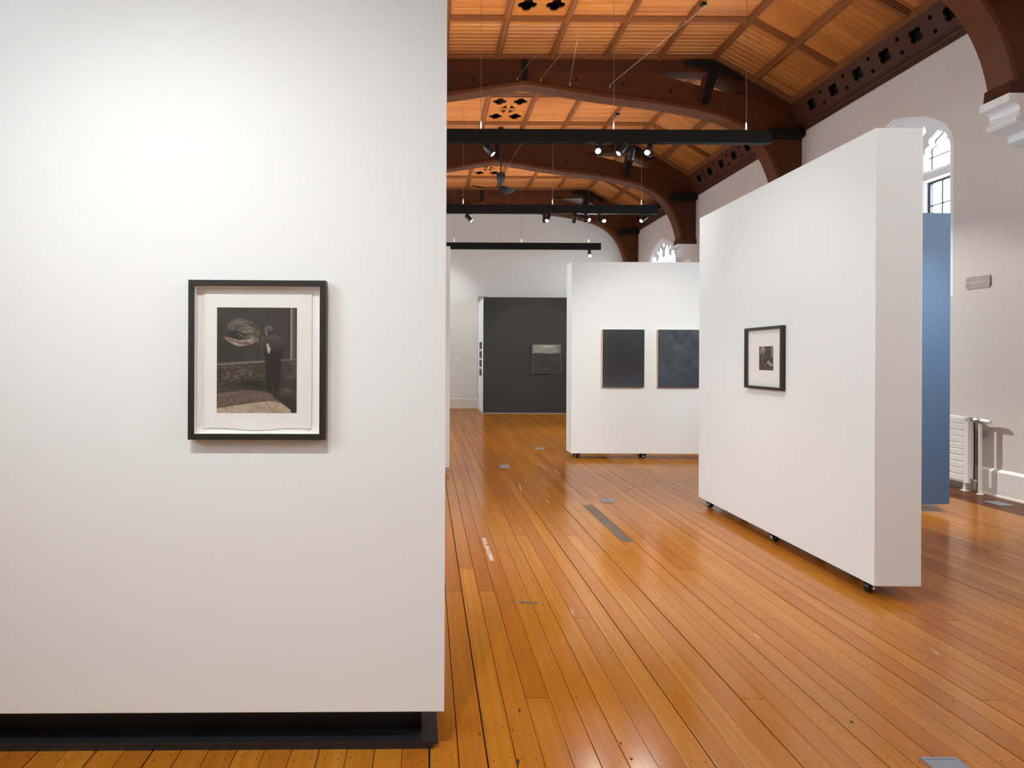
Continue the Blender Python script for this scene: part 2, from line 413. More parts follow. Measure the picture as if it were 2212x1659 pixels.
# butt joints that can be placed in the photograph: (x, y)
known = [(2.05, 2.255), (2.60, 2.64), (0.53, 2.645), (1.47, 2.65), (2.02, 3.44), (0.44, 3.83), (0.24, 3.05), (2.52, 3.88), (0.98, 3.44)]
patch_rows = []; cross_x = []
rest = MB(); rest_tone = []
x = XL; row = 0; nboard = 0
while x < 5.94:
    wi = random.choice([0, 1, 1, 2]); w = BW[wi]; gap = random.choice([0.0018, 0.0022, 0.003, 0.0036, 0.006])
    xc = x + w/2
    visible = xc > -0.25 or xc > -1.95
    # joints along the row
    js = [YB]
    k = random.randint(1, 9)
    y = 1.1 + JOIST * random.randint(0, 2) * 0.5
    js.append(0.20 + JOIST * random.randint(2, 4))
    for kx, ky in known:
        if abs(kx - xc) < 0.054: js.append(round((ky - 0.20) / JOIST) * JOIST + 0.20)
    js.sort()
    while js[-1] < 12.6:
        js.append(js[-1] + JOIST * random.randint(6, 12))
    js = [j for j in js if j < YE - 1.0] + [YE]
    segs = []
    for a, b in zip(js[:-1], js[1:]):
        if b - a > 0.2: segs.append((a, b))
    # dark repair board and the cross board beside the floor box
    if abs(xc - 1.715) < 0.054: patch_rows.append((xc, w, wi))
    cut = []
    for a, b in segs:
        if 1.36 < xc < 1.955 and a < 6.21 and b > 5.96:
            cross_x += [xc - w/2, xc + w/2]
            if 5.96 - a > 0.05: cut.append((a, 5.96))
            if b - 6.21 > 0.05: cut.append((6.21, b))
        else: cut.append((a, b))
    if abs(xc - 1.715) < 0.054:
        c2 = []
        for a, b in cut:
            if a < 5.89 and b > 4.71:
                if 4.71 - a > 0.02: c2.append((a, 4.71))
                if b - 5.89 > 0.02: c2.append((5.89, b))
            else: c2.append((a, b))
        cut = c2
    for a, b in cut:
        zoff = random.uniform(-0.0012, 0.0)
        near = (xc > -0.25 and b > 2.0) or (xc > -1.95 and a < 2.6 and b > 1.9)
        if near and nboard < 296:
            link('floor_board', bmesh_shared[wi], floor, (xc, a + 0.0015, zoff), None, (1, b - a - 0.003, 1)); nboard += 1
        else:
            n0 = len(rest.f)
            rest.sweep([(-p, q) for p, q in [(-w/2, -0.022), (w/2, -0.022), (w/2, -0.0016), (w/2 - 0.0016, 0), (-w/2 + 0.0016, 0), (-w/2, -0.0016)]], (xc, a, zoff), (xc, b - 0.002, zoff))
            rest_tone += [random.random()] * (len(rest.f) - n0)
    x += w + gap; row += 1
ro = rest.build('floor_boards_beyond', M['floor'], floor, fix=False)
tag(ro, kind='stuff')
ca = ro.data.attributes.new('tone', 'FLOAT', 'FACE'); ca.data.foreach_set('value', rest_tone)
for xc, w, wi in patch_rows[:1]:
    o = MB().sweep([(-w/2, -0.022), (w/2, -0.022), (w/2, 0), (-w/2, 0)], (xc, 4.712, -0.0015), (xc, 5.888, -0.0015)).build('repair_board', M['patch'], floor)
    o['label'] = 'weathered grey brown repair board'
MB().sweep([(-0.06, -0.022), (0.06, -0.022), (0.06, 0), (-0.06, 0)], (min(cross_x), 6.022, -0.001), (max(cross_x), 6.022, -0.001)).build('cross_board', M['floor'], floor)
MB().sweep([(-0.06, -0.022), (0.06, -0.022), (0.06, 0), (-0.06, 0)], (min(cross_x), 6.146, -0.001), (max(cross_x), 6.146, -0.001)).build('cross_board', M['floor'], floor)
# darker border boards along the right wall
x = 5.955
while x < XR - 0.02:
    wi = 2; w = BW[wi]
    a = YB + random.uniform(0, 1.5)
    ys = [YB, 2.3 + random.uniform(0, 2), 7.2 + random.uniform(0, 1.4), 12.0, YE]
    for a, b in zip(ys[:-1], ys[1:]):
        link('border_board', dark_mesh[wi], floor, (x + w/2, a + 0.001, -0.0005), None, (1, b - a - 0.002, 1))
    x += w + 0.0015

# ------------------------------------------------------------------ windows and walls
ARCH = [(0.91, 4.15), (0.905, 4.30), (0.86, 4.435), (0.78, 4.545), (0.66, 4.65), (0.52, 4.74), (0.355, 4.813), (0.18, 4.875), (0.0, 4.93)]
SILL = 2.35
def smooth_line(p, k=4):
    out = []
    for i in range(len(p) - 1):
        a, b, c, d = p[max(0, i - 1)], p[i], p[i + 1], p[min(len(p) - 1, i + 2)]
        for j in range(k):
            t = j / k
            out.append(tuple(0.5 * (2 * b[q] + (c[q] - a[q]) * t + (2 * a[q] - 5 * b[q] + 4 * c[q] - d[q]) * t * t + (3 * b[q] - a[q] - 3 * c[q] + d[q]) * t ** 3) for q in (0, 1)))
    return out + [p[-1]]
ARCH = smooth_line(ARCH, 3)
def opening(inset=0.0, sill=SILL):
    k = (0.91 - inset) / 0.91
    top = [(u * k, 4.15 + (z - 4.15) * (0.78 - inset) / 0.78) for u, z in ARCH]
    r = [(top[0][0], sill + inset * 0.6)] + top
    return r + [(-u, z) for u, z in reversed(r[:-1])]

def wall_side(name, x0, x1, mat, label):
    """side wall in the (y, z) plane with pointed window openings"""
    loops = [[(YB, -0.1), (YE, -0.1), (YE, 6.6), (YB, 6.6)]]
    for wy in WIN_Y: loops.append([(wy + u, z) for u, z in opening()])
    o = MB().plate(loops, x0, x1, lambda u, v, t: (t, u, v)).build(name, mat)
    tag(o, label, None, kind='structure'); return o
wall_side('wall_right', XR, XR + 0.38, M['wall'], 'warm white plastered side wall with pointed stone windows')
wall_side('wall_left', XL - 0.38, XL, M['wall'], 'white plastered side wall opposite the radiator')
o = MB().box(XL - 0.38, XR + 0.38, YE, YE + 0.3, -0.1, 7.3).build('wall_end', M['endwall']); tag(o, 'off white plastered end wall behind the charcoal partition', kind='structure')
o = MB().box(XL - 0.38, XR + 0.38, YB - 0.3, YB, -0.1, 7.3).build('wall_back', M['wall']); tag(o, 'plain plastered wall at the near end of the hall', kind='structure')

SKP = [(0, 0), (0.030, 0), (0.030, 0.018), (0.022, 0.026), (0.022, 0.285), (0.012, 0.305), (0.004, 0.315), (0, 0.315)]
def skirting(name, p0, p1, flip):
    prof = [(-a if flip else a, b) for a, b in SKP]
    o = MB().sweep(prof, p0, p1).build(name, M['skirt']); tag(o, None, kind='structure'); return o
tag(skirting('baseboard_right', (XR, YB, 0), (XR, YE, 0), True), 'tall cream skirting along the radiator wall')
tag(skirting('baseboard_end', (XL, YE, 0), (XR, YE, 0), False), 'tall white skirting along the end wall')
tag(skirting('baseboard_left', (XL, YB, 0), (XL, YE, 0), False), 'tall cream skirting along the left hand wall')

def arc(cx, cy, r, a0, a1, n=7):
    return [(cx + r * math.cos(R(a0 + (a1 - a0) * i / (n - 1))), cy + r * math.sin(R(a0 + (a1 - a0) * i / (n - 1)))) for i in range(n)]

def cusped(cx, hw, z0, zs, za):
    """cusped lancet light: straight sides to zs, two lobes a side, pointed apex za"""
    h = za - zs
    right = [(hw, z0), (hw, zs)]
    right += arc(hw - 0.26 * hw, zs + 0.24 * h, 0.30 * hw, -42, 88, 7)
    right += [(0.56 * hw, zs + 0.50 * h)]
    right += arc(0.46 * hw, zs + 0.63 * h, 0.27 * hw, -30, 95, 7)
    right += [(0.20 * hw, zs + 0.90 * h), (0.0, za)]
    left = [(-u, z) for u, z in reversed(right[:-1])]
    return [(cx + u, z) for u, z in right + left]

LW, MW = 0.362, 0.045
LIGHTS = [-1.5 * (LW + MW), -0.5 * (LW + MW), 0.5 * (LW + MW), 1.5 * (LW + MW)]
HEADS = [4.53, 4.71, 4.71, 4.53]
TR0, TR1 = 3.90, 4.04
pane_up = {}
def window(name, wy, xw, sgn, detail, label):
    """stone window in the side wall at x = xw; sgn +1 sets it back towards +x"""
    root = empty(name, (xw, wy, 0)); tag(root, label, kind='structure')
    P = lambda u, v, t: (sgn * (t - 0.12), u, v)
    MB().plate([opening(0.0), opening(0.045)], 0.135, 0.20, P).build('outer_moulding', M['stone'], root)
    MB().plate([opening(0.0), opening(0.095)], 0.17, 0.26, P).build('inner_moulding', M['stone'], root)
    holes = []
    for c, za in zip(LIGHTS, HEADS): holes.append(cusped(c, LW/2, TR1, 4.24, za))
    for c in LIGHTS: holes.append([(c - LW/2, SILL + 0.08), (c + LW/2, SILL + 0.08), (c + LW/2, TR0), (c - LW/2, TR0)])
    # small tracery eyelets between the heads and below the arch
    def eye(cu, cz, a, b): return [(cu, cz + b), (cu + a * 0.75, cz + b * 0.25), (cu + a, cz - b * 0.35), (cu, cz - b), (cu - a, cz - b * 0.35), (cu - a * 0.75, cz + b * 0.25)]
    holes += [eye(0.0, 4.73, 0.050, 0.065), eye(0.405, 4.60, 0.040, 0.060), eye(-0.405, 4.60, 0.040, 0.060)]
    MB().plate([opening(0.02)] + holes, 0.20, 0.30, P).build('tracery', M['stone'], root)
    # transom and mullions with a moulded face
    tp = [(-0.075, 0.20), (-0.055, 0.165), (0.02, 0.15), (0.05, 0.175), (0.075, 0.20)]
    MB().add([(sgn * (d - 0.12), -0.87, 3.97 + z) for z, d in tp] + [(sgn * (d - 0.12), 0.87, 3.97 + z) for z, d in tp],
             [(i, i + 1, i + 6, i + 5) for i in range(4)] + [(0, 5, 9, 4), (0, 1, 2, 3, 4), (5, 6, 7, 8, 9)]).build('transom', M['stone'], root)
    for c in (-(LW + MW), 0.0, LW + MW):
        MB().add([(sgn * 0.08, c - MW/2, SILL), (sgn * 0.08, c + MW/2, SILL), (sgn * 0.05, c, SILL), (sgn * 0.08, c - MW/2, 4.28), (sgn * 0.08, c + MW/2, 4.28), (sgn * 0.05, c, 4.28)],
                 [(0, 2, 5, 3), (2, 1, 4, 5), (0, 1, 2), (3, 5, 4), (0, 3, 4, 1)]).build('mullion', M['stone'], root)
    MB().add([(sgn * 0.002, -0.905, SILL + 0.0), (sgn * 0.002, 0.905, SILL), (sgn * 0.10, 0.91, SILL + 0.08), (sgn * 0.10, -0.91, SILL + 0.08), (sgn * 0.002, -0.905, SILL - 0.04), (sgn * 0.002, 0.905, SILL - 0.04), (sgn * 0.10, 0.91, SILL - 0.04), (sgn * 0.10, -0.91, SILL - 0.04)],
             [(0, 1, 2, 3), (4, 7, 6, 5), (0, 4, 5, 1), (1, 5, 6, 2), (2, 6, 7, 3), (3, 7, 4, 0)]).build('window_sill', M['stone'], root)
    # iron casements with glazing bars and panes
    z0, z1 = SILL + 0.08, TR0
    nrow = 5
    for c in LIGHTS:
        w2 = LW/2
        f = MB().plate([[(c - w2, z0), (c + w2, z0), (c + w2, z1), (c - w2, z1)], [(c - w2 + 0.028, z0 + 0.028), (c + w2 - 0.028, z0 + 0.028), (c + w2 - 0.028, z1 - 0.028), (c - w2 + 0.028, z1 - 0.028)]], 0.245, 0.29, P).build('casement', M['casement'], root)
        ph = (z1 - z0 - 0.056) / nrow; pw = (LW - 0.056) / 2
        if detail:
            key = ('bar',)
            if key not in pane_up:
                pane_up[key] = MB().box(-0.006, 0.006, -w2 + 0.028, w2 - 0.028, -0.007, 0.007).mesh('glazing_bar', M['casement'])
                pane_up['v'] = MB().box(-0.006, 0.006, -0.007, 0.007, 0, z1 - z0 - 0.056).mesh('glazing_bar', M['casement'])
                pane_up['p'] = MB().box(-0.0015, 0.0015, -pw/2 + 0.003, pw/2 - 0.003, -ph/2 + 0.003, ph/2 - 0.003).mesh('pane', M['glass'])
            for k in range(1, nrow): link('glazing_bar', pane_up[key], f, (sgn * 0.148, c, z0 + 0.028 + ph * k))
            link('glazing_bar', pane_up['v'], f, (sgn * 0.148, c, z0 + 0.028))
            for k in range(nrow):
                for q in (-0.5, 0.5): link('pane', pane_up['p'], f, (sgn * 0.148, c + q * pw, z0 + 0.028 + ph * (k + 0.5)))
        else:
            MB().box(sgn * 0.146 - 0.001, sgn * 0.146 + 0.001, c - w2 + 0.02, c + w2 - 0.02, z0 + 0.02, z1 - 0.02).build('pane', M['glass'], f)
    for c, za in zip(LIGHTS, HEADS):
        o = MB().plate([cusped(c, LW/2 + 0.004, TR1 - 0.004, 4.24, za + 0.008)], 0.262, 0.264, P).build('pane', M['glass'], root)
        MB().box(sgn * 0.136 - 0.003, sgn * 0.136 + 0.003, c - LW/2, c + LW/2, 4.212, 4.226).build('glazing_bar', M['casement'], root)
        cu = cusped(c, LW/2 - 0.016, TR1, 4.245, za - 0.026)
        MB().plate([cusped(c, LW/2, TR1 - 0.001, 4.24, za), [(a, b if b > TR1 else TR1 + 0.012) for a, b in cu]], 0.285, 0.297, P).build('casement', M['casement'], root)
    ld = bpy.data.lights.new('daylight_portal', 'AREA'); ld.shape = 'RECTANGLE'; ld.size = 2.4; ld.size_y = 1.7; ld.cycles.is_portal = True
    lo = bpy.data.objects.new('daylight_portal', ld); COL.objects.link(lo); lo.parent = root
    lo.location = (sgn * 0.36, 0, 3.62); lo.rotation_euler = (0, R(90 * sgn), 0)
    return root
wl = {7.79: 'white stone four light window behind the slate blue panel', 11.64: 'white stone four light window hidden behind the white panels', 15.48: 'white stone traceried window near the end wall'}
for i, wy in enumerate(WIN_Y):
    window('window_%d' % (i + 1), wy, XR, 1, wy > 7, wl.get(wy, 'white stone four light window nearer the back wall, bay %s' % ('one', 'two')[i] if i < 2 else ''))
    window('window_%d' % (i + 6), wy, XL, -1, False, 'white stone window in the left hand wall, bay %s' % ('one', 'two', 'three', 'four', 'five')[i])

# ------------------------------------------------------------------ ceiling
prof = [(XR + 0.40, 6.30), (XR + 0.06, 6.30), (4.98, 7.05), (2 * XC - 4.98, 7.05), (2 * XC - XR - 0.06, 6.30), (2 * XC - XR - 0.40, 6.30), (2 * XC - XR - 0.40, 7.40), (XR + 0.40, 7.40)]
ceiling = MB().plate([prof], YB - 0.3, YE + 0.3, lambda u, v, t: (u, t, v)).build('ceiling', M['void'])
tag(ceiling, 'varnished boarded ceiling with moulded ribs and pierced panels', kind='structure')
RX = [XC + k * 0.932 for k in (-3.5, -2.5, -1.5, -0.5, 0.5, 1.5, 2.5, 3.5)]
BRK = (4.942, 6.76); MIDR = (5.64, 6.385); CTOP = (6.285, 6.017)
def quatre(cx, cy, r, n=9):
    """four lobed hole"""
    pts = []
    d = r * 0.52; lr = r * 0.48
    for q in range(4):
        a = 90 * q
        pts += arc(cx + d * math.cos(R(a)), cy + d * math.sin(R(a)), lr, a - 95, a + 95, n)
    return pts
def quatre_diag(cx, cy, r, n=9):
    pts = []; d = r * 0.52; lr = r * 0.48
    for q in range(4):
        a = 45 + 90 * q
        pts += arc(cx + d * math.cos(R(a)), cy + d * math.sin(R(a)), lr, a - 95, a + 95, n)
    return pts
def petal(cx, cy, ax, ay):
    """curved triangular hole of the central rosette, towards (ax, ay)"""
    return [(cx + ax * 0.022, cy + ay * 0.040), (cx + ax * 0.060, cy + ay * 0.030), (cx + ax * 0.195, cy + ay * 0.045), (cx + ax * 0.125, cy + ay * 0.085), (cx + ax * 0.10, cy + ay * 0.125), (cx + ax * 0.055, cy + ay * 0.195), (cx + ax * 0.032, cy + ay * 0.07)]

def boards(col_len, width, p, flip=False, stagger=True):
    pass
_bm = {}
def cboard_mesh(length, width):
    k = (round(length, 3), round(width, 4))
    if k not in _bm:
        w = width; c = 0.010
        pf = [(-w/2, 0.02), (w/2, 0.02), (w/2, c), (w/2 - c, 0), (-w/2 + c, 0), (-w/2, c)]
        _bm[k] = MB().sweep([(-a, b) for a, b in pf], (-length/2, 0, 0), (length/2, 0, 0)).mesh('ceiling_board', M['ceil'])
    return _bm[k]
def slope_frame(p0, p1):
    d = Vector((p1[0] - p0[0], 0, p1[1] - p0[1])); L = d.length
    ang = math.atan2(-d.z, d.x)
    return L, ang, ((p0[0] + p1[0]) / 2, (p0[1] + p1[1]) / 2)
RIBP = [(-0.055, 0.05), (0.055, 0.05), (0.055, 0.024), (0.045, 0.020), (0.040, 0.004), (0.028, 0.0), (0.024, -0.016), (-0.024, -0.016), (-0.028, 0.0), (-0.040, 0.004), (-0.045, 0.020), (-0.055, 0.024)]
def fill_coffer(p0, p1, ya, yb, single, lift=0.045):
    """boards between two ribs, running along the rib-to-rib direction"""
    L, ang, mid = slope_frame(p0, p1)
    nx, nz = math.sin(ang), math.cos(ang)
    length = L - 0.02
    n = max(1, round((yb - ya) / 0.102)); w = (yb - ya) / n
    if single:
        me = cboard_mesh(length, w)
        for i in range(n):
            link('ceiling_board', me, ceiling, (mid[0] + nx * lift, ya + w * (i + 0.5), mid[1] + nz * lift), (0, ang, 0))
    else:
        mb = MB(); c = 0.010; tone = []
        d = Vector((math.cos(ang), 0, -math.sin(ang))); up = Vector((nx, 0, nz)); m0 = Vector((mid[0], 0, mid[1])) + up * lift
        for i in range(n):
            yc = ya + w * (i + 0.5)
            pf = [(-w/2, 0.02), (w/2, 0.02), (w/2, c), (w/2 - c, 0), (-w/2 + c, 0), (-w/2, c)]
            n0 = len(mb.f)
            mb.sweep([(-a, b) for a, b in pf], m0 - d * (length/2) + Vector((0, yc, 0)), m0 + d * (length/2) + Vector((0, yc, 0)), up)
            tone += [random.random() * 0.8] * (len(mb.f) - n0)
        o = mb.build('boarded_panel', M['ceil'], ceiling, fix=False)
        ca = o.data.attributes.new('tone', 'FLOAT', 'FACE'); ca.data.foreach_set('value', tone)

bays = [(TR[0] + TT, TR[1]), (TR[1] + TT, TR[2]), (TR[2] + TT, TR[3])]
for bi, (ya, yb) in enumerate(bays):
    cr = [ya, yb - 2.40, yb - 1.10, yb]
    for ci in range(7):
        for si in range(3):
            if ci == 3 and si == 1:
                cx, cy = XC, (cr[1] + cr[2]) / 2
                hw, hy = 0.456, (cr[2] - cr[1]) / 2 - 0.005
                loops = [[(cx - hw, cy - hy), (cx + hw, cy - hy), (cx + hw, cy + hy), (cx - hw, cy + hy)]]
                for sx in (-1, 1):
                    for sy in (-1, 1):
                        loops.append(quatre(cx + sx * 0.21, cy + sy * 0.35, 0.145))
                        loops.append(petal(cx, cy, sx, sy))
                loops.append(arc(cx, cy, 0.016, 0, 320, 9))
                o = MB().plate(loops, ZC + 0.0, ZC + 0.022, lambda u, v, t: (u, v, t)).build('pierced_panel', M['ceil'], ceiling)
                o['label'] = 'ceiling panel pierced with four quatrefoils and a rosette'
                MB().box(cx - hw, cx + hw, cy - hy, cy + hy, ZC + 0.16, ZC + 0.18).build('panel_shade_backing', M['void'], ceiling)  # black sheet painted as the shade above the pierced holes
                continue
            single = bi == 0 and ci >= 2 and si >= 1
            fill_coffer((RX[ci], 6.76), (RX[ci + 1], 6.76), cr[si], cr[si + 1], single)
    for si in range(3):
        for a, b in ((BRK, MIDR), (MIDR, CTOP)):
            fill_coffer(a, b, cr[si], cr[si + 1], bi == 0)
            mir = lambda p: (2 * XC - p[0], p[1])
            fill_coffer(mir(b), mir(a), cr[si], cr[si + 1], False)
    # ribs along the hall
    for x in RX[1:-1]: MB().sweep(RIBP, (x, ya, 6.76), (x, yb, 6.76)).build('ceiling_rib', M['rib'], ceiling)
    for s in (1, -1):
        for (x, z), up in ((BRK, (0.27, 0, 0.96)), (MIDR, (0.48, 0, 0.87)), (CTOP, (0.6, 0, 0.8))):
            xx = x if s > 0 else 2 * XC - x
            MB().sweep([(a * 1.15, b) for a, b in RIBP], (xx, ya, z - 0.004), (xx, yb, z - 0.004), (up[0] * s, 0, up[2])).build('ceiling_rib', M['rib'], ceiling)
    # ribs across the hall
    for yy in (cr[1], cr[2], yb - 0.035):
        MB().sweep(RIBP, (RX[0], yy, 6.763), (RX[-1], yy, 6.763)).build('cross_rib', M['rib'], ceiling)
        for s in (1, -1):
            m = (lambda p: p) if s > 0 else (lambda p: (2 * XC - p[0], p[1]))
            for p, q in ((BRK, MIDR), (MIDR, CTOP)):
                P0, P1 = m(p), m(q)
                MB().sweep(RIBP, (P0[0], yy, P0[1] + 0.003), (P1[0], yy, P1[1] + 0.003), (0.48 * s, 0, 0.87)).build('cross_rib', M['rib'], ceiling)
# plain boarding over the bays behind the camera
for (p, q) in (((RX[0], 6.80), (RX[-1], 6.80)), ((4.942, 6.80), (6.40, 6.02)), ((2 * XC - 6.40, 6.02), (2 * XC - 4.942, 6.80))):
    d = Vector((q[0] - p[0], 0, q[1] - p[1])).normalized(); up = Vector((-d.z, 0, d.x))
    mb = MB(); n = int((TR[0] - YB) / 0.105)
    for i in range(n):
        yc = YB + 0.105 * (i + 0.5)
        mb.sweep([(0.052, 0.02), (-0.052, 0.02), (-0.052, 0.007), (-0.045, 0), (0.045, 0), (0.052, 0.007)], (p[0], yc, p[1]), (q[0], yc, q[1]), up)
    tag(mb.build('ceiling_boards_behind', M['ceil'], ceiling, fix=False), kind='stuff')

# ------------------------------------------------------------------ pierced cornice
for s, nm in ((1, 'trim_1'), (-1, 'trim_2')):
    root = empty(nm, (0, 0, 0)); tag(root, 'dark timber cornice pierced with quatrefoils along the %s' % ('radiator wall' if s > 0 else 'left hand wall'), kind='structure')
    a = Vector((6.305, 0, 5.99)); b = Vector((6.475, 0, 5.575))
    d = (b - a).normalized(); Lc = (b - a).length; nrm = Vector((d.z, 0, -d.x))
    for bi, (ya, yb) in enumerate(bays):
        def P(u, v, t, s=s):
            p = a + d * v - nrm * t
            x = p.x if s > 0 else 2 * XC - p.x
            return (x, u, p.z)
        loops = [[(ya, 0), (yb, 0), (yb, Lc), (ya, Lc)]]
        if s > 0:
            c0 = (ya + yb) / 2 - 0.10
            for k in range(-3, 4):
                qy = c0 + 0.49 * k
                loops.append(quatre_diag(qy, Lc * 0.45, 0.105, 7))
                if k < 3:
                    for v in (0.24, 0.66): loops.append(arc(qy + 0.245, Lc * v, 0.030, 0, 324, 10))
        MB().plate(loops, -0.012, 0.012, P).build('pierced_board', M['fret'], root)
        def mould(prof, name):
            pr = [((x if s > 0 else 2 * XC - x), z) for x, z in prof]
            MB().plate([pr], ya, yb, lambda u, v, t: (u, t, v)).build(name, M['fret'], root)
        mould([(6.51, 5.50), (6.488, 5.50), (6.482, 5.53), (6.462, 5.535), (6.455, 5.555), (6.47, 5.562), (6.46, 5.585), (6.435, 5.59), (6.428, 5.61), (6.44, 5.63), (6.51, 5.66)], 'bottom_moulding')
    MB().box(*( (6.46, 6.507) if s > 0 else (2*XC-6.507, 2*XC-6.46) ), YB, TR[0], 5.50, 6.15).build('plain_fascia', M['fret'], root)
    MB().box(*( (6.47, 6.507) if s > 0 else (2*XC-6.507, 2*XC-6.47) ), TR[0], YE, 5.67, 6.30).build('cornice_shade_backing', M['void'], root)  # black colour stands in for the shade behind the cornice holes

# ------------------------------------------------------------------ trusses
SOF = smooth_line([(0, 6.318), (0.5, 6.250), (1.0, 6.165), (1.45, 6.10), (1.9, 6.045), (2.5, 5.965), (3.06, 5.86), (3.42, 5.765), (3.66, 5.665), (3.86, 5.545), (4.00, 5.42), (4.13, 5.27), (4.26, 5.05), (4.36, 4.81), (4.42, 4.58), (4.44, 4.45), (4.44, 4.34)], 2)
def truss(y0, label, corbels):
    root = empty('roof_truss', (XC, y0, 6.76)); tag(root, label, 'roof truss', 'arched timber roof trusses')
    W = lambda s: (lambda u, v, t: (s * u, t, v - 6.76))
    MB().plate([[(-3.27, 6.545), (3.27, 6.545), (3.27, 6.775), (-3.27, 6.775)]], 0.0, TT, W(1)).build('tie_beam', M['truss'], root)
    for s in (1, -1):
        brace = SOF + [(4.825, 4.34), (4.825, 5.70), (4.60, 5.99), (3.94, 6.125), (3.30, 6.24), (2.85, 6.365), (2.45, 6.47), (2.2, 6.544), (0, 6.544)]
        MB().plate([brace], 0.012, TT - 0.012, W(s)).build('arch_brace', M['truss'], root)
        # moulded band along the curve
        lo = SOF; hi = []
        for i, (u, z) in enumerate(lo):
            a = lo[max(0, i - 1)]; b = lo[min(len(lo) - 1, i + 1)]
            dx, dz = b[0] - a[0], b[1] - a[1]; L = math.hypot(dx, dz)
            hi.append((u - dz / L * 0.055 * (1 if i else 0), z + dx / L * 0.055))
        lo2 = [(u + 0.0, z - 0.0) for u, z in lo]
        MB().plate([[(u, z - 0.006) for u, z in lo2] + list(reversed(hi))], -0.014, TT + 0.014, W(s)).build('arch_moulding', M['moulding'], root)
        raf = [(3.10, 6.548), (3.20, 6.70), (3.262, 6.775), (4.62, 6.035), (4.825, 5.98), (4.825, 5.70), (4.58, 5.80), (4.02, 6.09), (3.30, 6.47)]
        MB().plate([raf], -0.004, TT + 0.004, W(s)).build('principal_rafter', M['truss'], root)
        MB().plate([[(4.395, 4.335), (4.83, 4.335), (4.83, 4.48), (4.41, 4.48)]], -0.02, TT + 0.02, W(s)).build('post_foot', M['truss'], root)
        # raking strut with its iron strap
        MB().plate([[(3.04, 6.02), (3.13, 6.02), (3.30, 6.56), (3.16, 6.56)]], -0.05, TT * 0.6, W(s)).build('strut', M['truss'], root)
        strap = [(2.74, 6.66), (2.78, 6.70), (2.85, 6.705), (3.24, 6.70), (3.30, 6.66), (3.74, 6.43), (3.75, 6.38), (3.70, 6.36), (3.34, 6.53), (3.17, 6.02), (3.15, 5.96), (3.09, 5.95), (3.05, 5.99), (3.06, 6.05), (3.18, 6.56), (2.85, 6.62), (2.78, 6.61)]
        MB().plate([strap], -0.085, -0.05, W(s)).build('iron_strap', M['iron'], root)
        for u, z in ((2.80, 6.658), (3.25, 6.61), (3.69, 6.41), (3.11, 6.01)):
            MB().cyl((s * u, -0.105, z - 6.76), (s * u, -0.085, z - 6.76), 0.022, n=8).build('bolt', M['iron'], root)
        # heavy iron wall strap over the post
        MB().plate([[(4.18, 5.42), (4.20, 5.39), (4.78, 5.385), (4.815, 5.40), (4.825, 5.44), (4.825, 5.52), (4.80, 5.56), (4.76, 5.57), (4.20, 5.535), (4.18, 5.51)]], -0.10, 0.05, W(s)).build('wall_strap', M['iron'], root, bevel=0.02)
        for u, z in ((0.9, 6.40), (1.7, 6.34), (2.55, 6.22)):
            MB().cyl((s * u, -0.008, z - 6.76), (s * u, 0.02, z - 6.76), 0.024, n=10).build('bolt', M['iron'], root)
        if corbels:
            cp = [(4.83, 4.335), (4.355, 4.335), (4.355, 4.225), (4.385, 4.212)] + arc(4.385, 4.125, 0.085, 75, -40, 7) + [(4.475, 4.05)] + arc(4.485, 3.985, 0.055, 110, 250, 6) + [(4.52, 3.92), (4.58, 3.90)] + arc(4.60, 3.82, 0.075, 60, -40, 5) + [(4.70, 3.74), (4.83, 3.72)]
            c = MB().plate([[(u, 4.335 - (4.335 - z) * 0.74) for u, z in cp]], -0.05, TT + 0.02, lambda u, v, t: (s * (u - 4.83), t, v - 4.335))
            o = c.build('corbel', M['stone'], loc=(XC + s * 4.83, y0, 4.335), smooth=30)
            tag(o, corbels if s > 0 else corbels + ', on the left hand wall', 'corbel', 'white wall corbels')
    MB().plate([[(-0.045, 6.40), (0.045, 6.40), (0.045, 6.77), (-0.045, 6.77)]], -0.02, 0.02, W(1)).build('iron_hanger', M['iron'], root)
truss(TR[0], 'dark timber roof truss with its post beside the wall vent', 'moulded white stone corbel high above the wall vent')
truss(TR[1], 'dark arched timber roof truss between the pierced panel and the ceiling fan', 'moulded white stone corbel hidden behind the tall white panel')
truss(TR[2], 'dark arched timber roof truss just beyond the ceiling fan', 'moulded white stone corbel beside the small traceried window')
truss(TR[3], 'dark arched timber roof truss set against the end wall', None)

